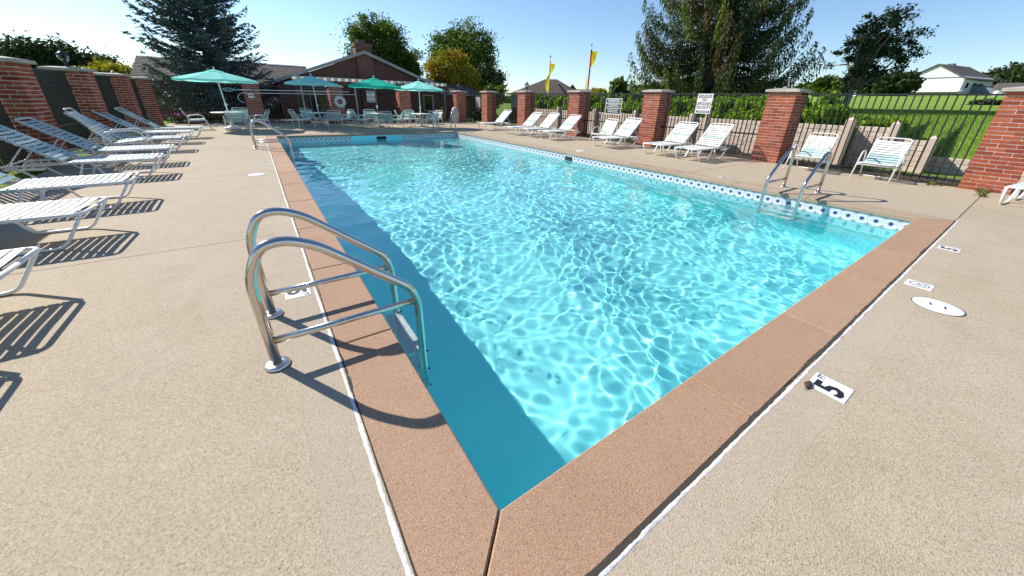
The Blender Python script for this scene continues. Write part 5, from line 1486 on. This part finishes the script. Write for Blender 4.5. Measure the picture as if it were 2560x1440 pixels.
# ------------------------------------------------------------------ signs
def signboard(label, loc, rz, w, h, build, cat='sign', name='warning_sign'):
    t = thing(name, label, cat, loc, rz)
    build(t, w, h); return t
def txt(t, s, size, x, z, mat, y=-0.0135, sx=1.0, bold=0.0):
    o = put('lettering', text_mesh(s, size, mat, bold=bold), t, (x, y, z), (pi/2, 0, 0)); o.scale = (sx, 1, 1); return o
def fine_print(t, x0, x1, z, hgt, mat, seed, y=-0.0135):
    """print too small to read in the picture: word-long dashes"""
    r = random.Random(seed); mb = MB(); x = x0
    while x < x1 - 0.01:
        w_ = min(r.uniform(0.012, 0.05), x1 - x); mb.box(x, x + w_, y - 0.0006, y, z - hgt/2, z + hgt/2); x += w_ + 0.008
    part('fine_print', mb, mat, t)
def white_sign(t, w, h):
    part('board', MB().bev_box(-w/2, w/2, -h/2, h/2, 0, 0.006, 0.002), M['sign_white'], t, (0, -0.004, 0), (pi/2, 0, 0))
    part('header_band', MB().box(-w*0.44, w*0.44, -0.0125, -0.0105, h*0.30, h*0.46), M['black'], t)
    txt(t, 'WARNING', 0.105*w/0.45, 0, h*0.38, M['sign_white'], sx=0.80*1.0, bold=0.0012)
    for s_, z_, sz in (('NO', 0.185, 0.115), ('LIFEGUARD', 0.0, 0.115), ('ON DUTY', -0.185, 0.115)):
        txt(t, s_, sz*w/0.45, 0, h*z_*1.02, M['sign_red'], sx=0.80, bold=0.0012)
    part('footer_band', MB().box(-w*0.44, w*0.44, -0.0125, -0.0105, -h*0.45, -h*0.34), M['sign_blue'], t)
    fine_print(t, -w*0.38, w*0.38, -h*0.372, h*0.022, M['sign_white'], 3); fine_print(t, -w*0.34, w*0.34, -h*0.415, h*0.022, M['sign_white'], 4)
def black_sign(t, w, h):
    part('board', MB().bev_box(-w/2, w/2, -h/2, h/2, 0, 0.006, 0.002), M['black'], t, (0, -0.004, 0), (pi/2, 0, 0))
    b = MB(); e = 0.022
    b.box(-w/2, w/2, -0.0125, -0.0105, h/2-e, h/2).box(-w/2, w/2, -0.0125, -0.0105, -h/2, -h/2+e).box(-w/2, -w/2+e, -0.0124, -0.0106, -h/2+e, h/2-e).box(w/2-e, w/2, -0.0124, -0.0106, -h/2+e, h/2-e)
    b.box(-w/2+e, w/2-e, -0.0124, -0.0106, h*0.145, h*0.175)
    part('white_border', b, M['sign_white'], t)
    txt(t, 'WARNING:', 0.105*w/0.72, 0, h*0.36, M['sign_white'], bold=0.002)
    txt(t, 'NO LIFEGUARD ON DUTY', 0.068*w/0.72, 0, h*0.235, M['sign_white'], sx=0.88, bold=0.001)
    for i, (a, z) in enumerate(((0.30, 0.085), (0.40, -0.02), (0.40, -0.125), (0.31, -0.235), (0.32, -0.345))): fine_print(t, -w*a, w*a, h*z, h*0.045, M['sign_white'], 20+i)
signboard('white warning sign reading NO LIFEGUARD ON DUTY on the lawn fence', (RXc - 0.03, 5.985, 1.325), -pi/2, 0.45, 0.53, white_sign)
signboard('black warning sign with white border on the lawn fence', (RXc - 0.03, 9.33, 1.165), -pi/2, 0.74, 0.53, black_sign)
signboard('white warning sign hung by the clubhouse behind the green umbrella', (5.06, FYc - 0.03, 1.255), 0.0, 0.40, 0.53, white_sign)
sp_ = thing('sign_post', 'weathered post under the white warning sign behind the fence', 'post', (11.05, 6.0, 0))
part('post', MB().box(-0.05, 0.05, -0.05, 0.05, -0.1, 1.10), M['post_conc'], sp_)
nt_ = thing('notice_box', 'small white notice hung on the pillar under the pool poles', 'notice', (0.0, FYc - 0.312, 1.165), 0)
part('box', MB().bev_box(-0.105, 0.105, -0.105, 0.105, 0, 0.025, 0.004), M['sign_white'], nt_, (0, 0, 0), (pi/2, 0, 0))
part('print', MB().box(-0.07, 0.07, -0.0262, -0.0252, -0.02, 0.005).box(-0.07, 0.05, -0.0262, -0.0252, 0.02, 0.03), M['sign_red'], nt_)

# ------------------------------------------------------------------ life ring, poles, bin, pots
lr = thing('life_ring', 'white life ring with a rope hung on the brick pillar', 'life ring', (3.50, FYc - 0.36, 0.985))
ring = MB(); vs = []; fs = []; n1, n2 = 36, 12
for i in range(n1):
    a = 2*pi*i/n1
    for j in range(n2):
        b = 2*pi*j/n2; r = 0.185 + 0.068*cos(b); vs.append((r*cos(a), 0.042*sin(b), r*sin(a)))
for i in range(n1):
    for j in range(n2): fs.append((i*n2+j, i*n2+(j+1) % n2, ((i+1) % n1)*n2+(j+1) % n2, ((i+1) % n1)*n2+j))
part('ring', ring.add(vs, fs, True), M['white'], lr)
rp = MB()
for k_ in range(4):
    a0 = pi/4 + k_*pi/2
    rp.tube([((0.262 + 0.03*sin(pi*q/8))*cos(a0 + q*pi/16), -0.02, (0.262 + 0.03*sin(pi*q/8))*sin(a0 + q*pi/16)) for q in range(9)], 0.007, 5)
    rp.tube([(0.185*cos(a0) + 0.072*cos(a0)*cos(2*pi*q/10), 0.047*sin(2*pi*q/10), 0.185*sin(a0) + 0.072*sin(a0)*cos(2*pi*q/10)) for q in range(10)], 0.011, 5, closed=True)
rp.tube([(-0.12, -0.01, 0.22), (-0.03, 0.0, 0.40), (0.0, 0.02, 0.46), (0.03, 0.0, 0.40), (0.12, -0.01, 0.22)], 0.010, 6)
rp.tube([(-0.14, -0.02, -0.22), (-0.05, -0.02, -0.36), (0.03, -0.02, -0.40), (0.12, -0.02, -0.30), (0.15, -0.02, -0.20)], 0.009, 6)
part('rope', rp, M['rope'], lr)
part('hook', MB().tube([(0, 0.05, 0.47), (0, 0.0, 0.45), (0, -0.02, 0.48)], 0.008, 6), M['grey_dark'], lr)
YP = FYc - 0.36
np_ = thing('skimmer_net', 'long white pole with a small oval net, hung across two brick pillars', 'pool net', (0, YP, 0))
part('pole', MB().tube([(-0.52, 0, 1.378), (3.97, 0, 1.440)], 0.017, 8), M['white_frame'], np_)
nf = [(-0.72 + 0.19*cos(2*pi*q/20), 0.02*sin(2*pi*q/20), 1.375 + 0.062*sin(2*pi*q/20)) for q in range(20)]
part('net_frame', MB().tube(nf, 0.014, 6, closed=True).tube([(-0.54, 0, 1.378), (-0.47, 0, 1.379)], 0.02, 8), M['teal'], np_)
part('net', MB().add([(p[0]*0.98-0.0144, p[1]+0.006, p[2]) for p in nf] + [(-0.72, 0.06, 1.355)], [(q, (q+1) % 20, 20) for q in range(20)]), M['siding_grey'], np_)
hk = thing('rescue_hook', 'long white pole ending in a curved rescue hook, hung below the net pole', 'rescue hook', (0, YP - 0.02, 0))
part('pole', MB().tube([(-0.22, 0, 1.262), (4.27, 0, 1.325)], 0.016, 8), M['white_frame'], hk)
part('hook', MB().tube([(-0.22 - 0.24*sin(q*pi/18*0.92)*1.05 , 0, 1.262 - 0.20*(1-cos(q*pi/18*0.92))) for q in range(19)], 0.013, 8), M['white_frame'], hk)
for x in (0.05, 3.40):
    h_ = put('pole_hook', MB().tube([(0, 0.10, 0.0), (0, -0.03, 0.0), (0, -0.04, 0.04)], 0.010, 6).tube([(0, 0.10, -0.115), (0, -0.05, -0.115), (0, -0.06, -0.07)], 0.010, 6).mesh('pole_hook', M['grey_dark']), None, (x+0.05, YP, 1.372 + 0.0138*x))
    tag(h_, 'dark hook holding the long poles on the ' + ('notice' if x < 1 else 'life ring') + ' pillar', 'hook', 'hooks for the pool poles')

tc = thing('trash_can', 'pale speckled trash can with a domed lid beside the gate pillar', 'trash can', (9.24, 19.45, 0), radians(35))
part('body', MB().lathe([(0.165, 0.0), (0.175, 0.02), (0.205, 0.50), (0.205, 0.56)], 24), M['bin'], tc)
part('dome_lid', MB().lathe([(0.215, 0.561), (0.215, 0.60), (0.205, 0.68), (0.165, 0.78), (0.095, 0.84), (0.0, 0.855)], 24), M['bin'], tc)
mo = MB()
for i in range(10):
    a = -pi/2 - 0.6 + 1.2*i/9
mo_pts = [(0.2105*cos(-pi/2 - 0.62 + 1.24*i/9), 0.2105*sin(-pi/2 - 0.62 + 1.24*i/9)) for i in range(10)]
vs = [(x*1.005, y*1.005, 0.63) for x, y in mo_pts] + [(x*0.80, y*0.80, 0.765) for x, y in mo_pts]
part('opening', MB().add([(p[0]*1.02, p[1]*1.02, p[2]) for p in vs], [(i, i+1, 11+i, 10+i) for i in range(9)]), M['opening_shade'], tc)  # dark sheet on the closed dome, painted shade in place of a hole
def pot(x, y, r, h, label, plant):
    t = thing('flower_pot', label, 'flower pot', (x, y, 0), 0, 'flower pots by the clubhouse fence')
    part('pot', MB().lathe([(r*0.72, 0), (r*0.98, h*0.86), (r*1.06, h*0.87), (r*1.06, h), (r*0.9, h), (r*0.86, h*0.9)], 20), M['terracotta'], t)
    n = 500; P = RNG.normal(size=(n, 3))*np.array([r*0.55, r*0.55, 0.10]) + np.array([0, 0, h + 0.10])
    put('leaves', quads_mesh('leaves', leaf_quads(P, np.full(n, 0.07), 0.6), M[plant], RNG.random(n)), t)
pot(1.95, 20.15, 0.19, 0.27, 'terracotta pot behind the sideways chair at the life ring table', 'leaf_dark')
pot(2.95, 20.15, 0.15, 0.20, 'small terracotta pot below the life ring', 'leaf_dark')
pot(8.70, 20.15, 0.16, 0.36, 'terracotta pot beside the trash can', 'leaf_yellow')

# ------------------------------------------------------------------ deck markers, lids, debris
def marker(x, y, rz, label, kind):
    """flat ceramic marker; local +y is the top of its lettering"""
    t = thing('depth_marker', label, 'depth marker', (x, y, 0.0012), rz, 'ceramic markers set in the deck')
    part('plate', MB().bev_box(-0.076, 0.076, -0.076, 0.076, -0.004, 0.0015, 0.0008), M['tile_white'], t)
    def put_t(s, size, px_, py_, rot=0, sx=1.0, bold=0.0):
        o = put('lettering', text_mesh(s, size, M['black'], bold=bold), t, (px_, py_, 0.0021), (0, 0, rot)); o.scale = (sx, 1, 1)
    if kind == 'dive':
        r_ = [( 0.055*cos(2*pi*q/32), 0.055*sin(2*pi*q/32), 0.0024) for q in range(32)]
        sg = MB().tube(r_, 0.004, 4, closed=True).tube([(-0.038, 0.038, 0.0026), (0.038, -0.038, 0.0026)], 0.0036, 4)
        sg.tube([(-0.02, -0.015, 0.0024), (0.005, 0.004, 0.0024), (0.03, 0.012, 0.0024)], 0.005, 4).tube([(-0.03, -0.03, 0.0024), (-0.012, -0.034, 0.0024), (0.012, -0.03, 0.0024)], 0.003, 4)
        sg.v = [(a, b, 0.0018 if c < 0.0024 else 0.0022) for a, b, c in sg.v]
        part('no_diving_symbol', sg, M['black'], t)
    else:
        put_t(kind, 0.155, -0.016, -0.008, 0, 1.08, 0.0055)
        put_t('FT', 0.040, 0.052, 0.048, 0, 0.85, 0.0012)
# lettering is read from inside the pool
marker(2.078, 0.205, 0, 'nearest depth marker reading 5 FT beside a dead leaf', '5')
marker(5.535, 0.205, 0, 'depth marker reading 5 FT farther along the right coping', '5')
marker(4.095, 0.200, 0, 'square no-diving marker next to the large round white lid', 'dive')
marker(-0.012, 2.62, radians(-90), 'depth marker reading 5 FT behind the near ladder rails', '5')
marker(-0.012, 4.97, radians(-90), 'no-diving marker seen just over the near ladder rail', 'dive')
marker(-0.04, 8.87, radians(-90), 'small depth marker beyond the white round lid on the lounger side', '4')
marker(7.22, 8.6, radians(90), 'depth marker on the deck along the tiled side near the skimmer', '4')
marker(7.20, 3.35, radians(90), 'depth marker on the deck left of the far swimming ladder', '5')
def lid(x, y, label, r=0.128):
    t = thing('skimmer_cover', label, 'lid', (x, y, 0.001), 0, 'round white skimmer lids in the deck')
    part('disc', MB().lathe([(r, -0.002), (r, 0.0015), (r-0.004, 0.0028), (0.0, 0.0030)], 40), M['white'], t)
    part('ring', MB().lathe([(r+0.006, -0.002), (r+0.006, 0.0008), (r+0.0005, 0.0008)], 40), M['joint_dark'], t)
    for s in (-1, 1): part('finger_slot', MB().box(-0.024, 0.024, -0.005, 0.005, 0.0031, 0.0036), M['black'], t, (0.0, s*0.036, 0), (0, 0, radians(12)))
lid(3.732, 0.052, 'large round white skimmer lid on the slab joint beside the no-diving marker')
lid(-0.19, 7.44, 'round white skimmer lid on the lounger side of the pool')
lid(7.36, 7.45, 'round white skimmer lid on the deck near the tiled side skimmer')
lf = MB(); vs = []
for i in range(9):
    u = i/8; w_ = 0.016*sin(pi*min(1, 0.08 + u*0.95)); vs += [(u*0.075, -w_, 0.004 + 0.010*sin(pi*u)*0.6), (u*0.075, 0, 0.010 + 0.012*sin(pi*u)), (u*0.075, w_, 0.004 + 0.009*sin(pi*u)*0.5)]
fs = [(3*i+j, 3*(i+1)+j, 3*(i+1)+j+1, 3*i+j+1) for i in range(8) for j in range(2)]
tag(put('dead_leaf', lf.add(vs, fs, True).tube([(0.0, 0, 0.008), (-0.02, 0.004, 0.004)], 0.0015, 4).mesh('dead_leaf', M['dead_leaf']), None, (1.965, 0.268, 0), (0, 0, radians(8))), 'curled brown dead leaf beside the nearest 5 FT marker', 'leaf')
# weeds in the joint by the big pillar
for (x, y, s, lb) in ((10.30, 0.36, 1.0, 'weed sprouting at the foot of the big brick pillar'), (9.75, 0.335, 0.7, 'weed growing in the deck joint before the big brick pillar'), (10.42, 1.0, 0.9, 'weeds at the deck edge beside the big brick pillar')):
    n = 160; P = RNG.normal(size=(n, 3))*np.array([0.10*s, 0.035*s, 0.014]) + np.array([0, 0, 0.022])
    t = thing('weed', lb, 'weed', (x, y, 0)); put('leaves', quads_mesh('leaves', leaf_quads(P, np.full(n, 0.035*s), 0.4), M['dry_grass'], RNG.random(n)), t)
# distant brick pier beside the blue spruce
x, y = polar(-7.9, 30)
bp_ = thing('brick_pier', 'lone brick pier beyond the fence beside the blue spruce', 'pillar', (x, y, ground_z(x, y)))
part('shaft', MB().box(-0.35, 0.35, -0.35, 0.35, -0.1, 2.9), M['brickwall'], bp_); part('capstone', MB().box(-0.42, 0.42, -0.42, 0.42, 2.901, 3.0), M['cap'], bp_)
x, y = polar(47.2, 26)
ub = thing('utility_box', 'white utility cabinet behind the hedge left of the black warning sign', 'cabinet', (x, y, ground_z(x, y)), -radians(47)); part('body', MB().box(-0.40, 0.40, 0, 0.5, -0.1, 0.45), M['white'], ub); part('door_seam', MB().box(-0.15, -0.13, -0.004, -0.001, 0, 0.42).box(0.13, 0.15, -0.004, -0.001, 0, 0.42), M['grey_dark'], ub)
#@@RECV
for o in receivers: o.cycles.is_caustics_receiver = True
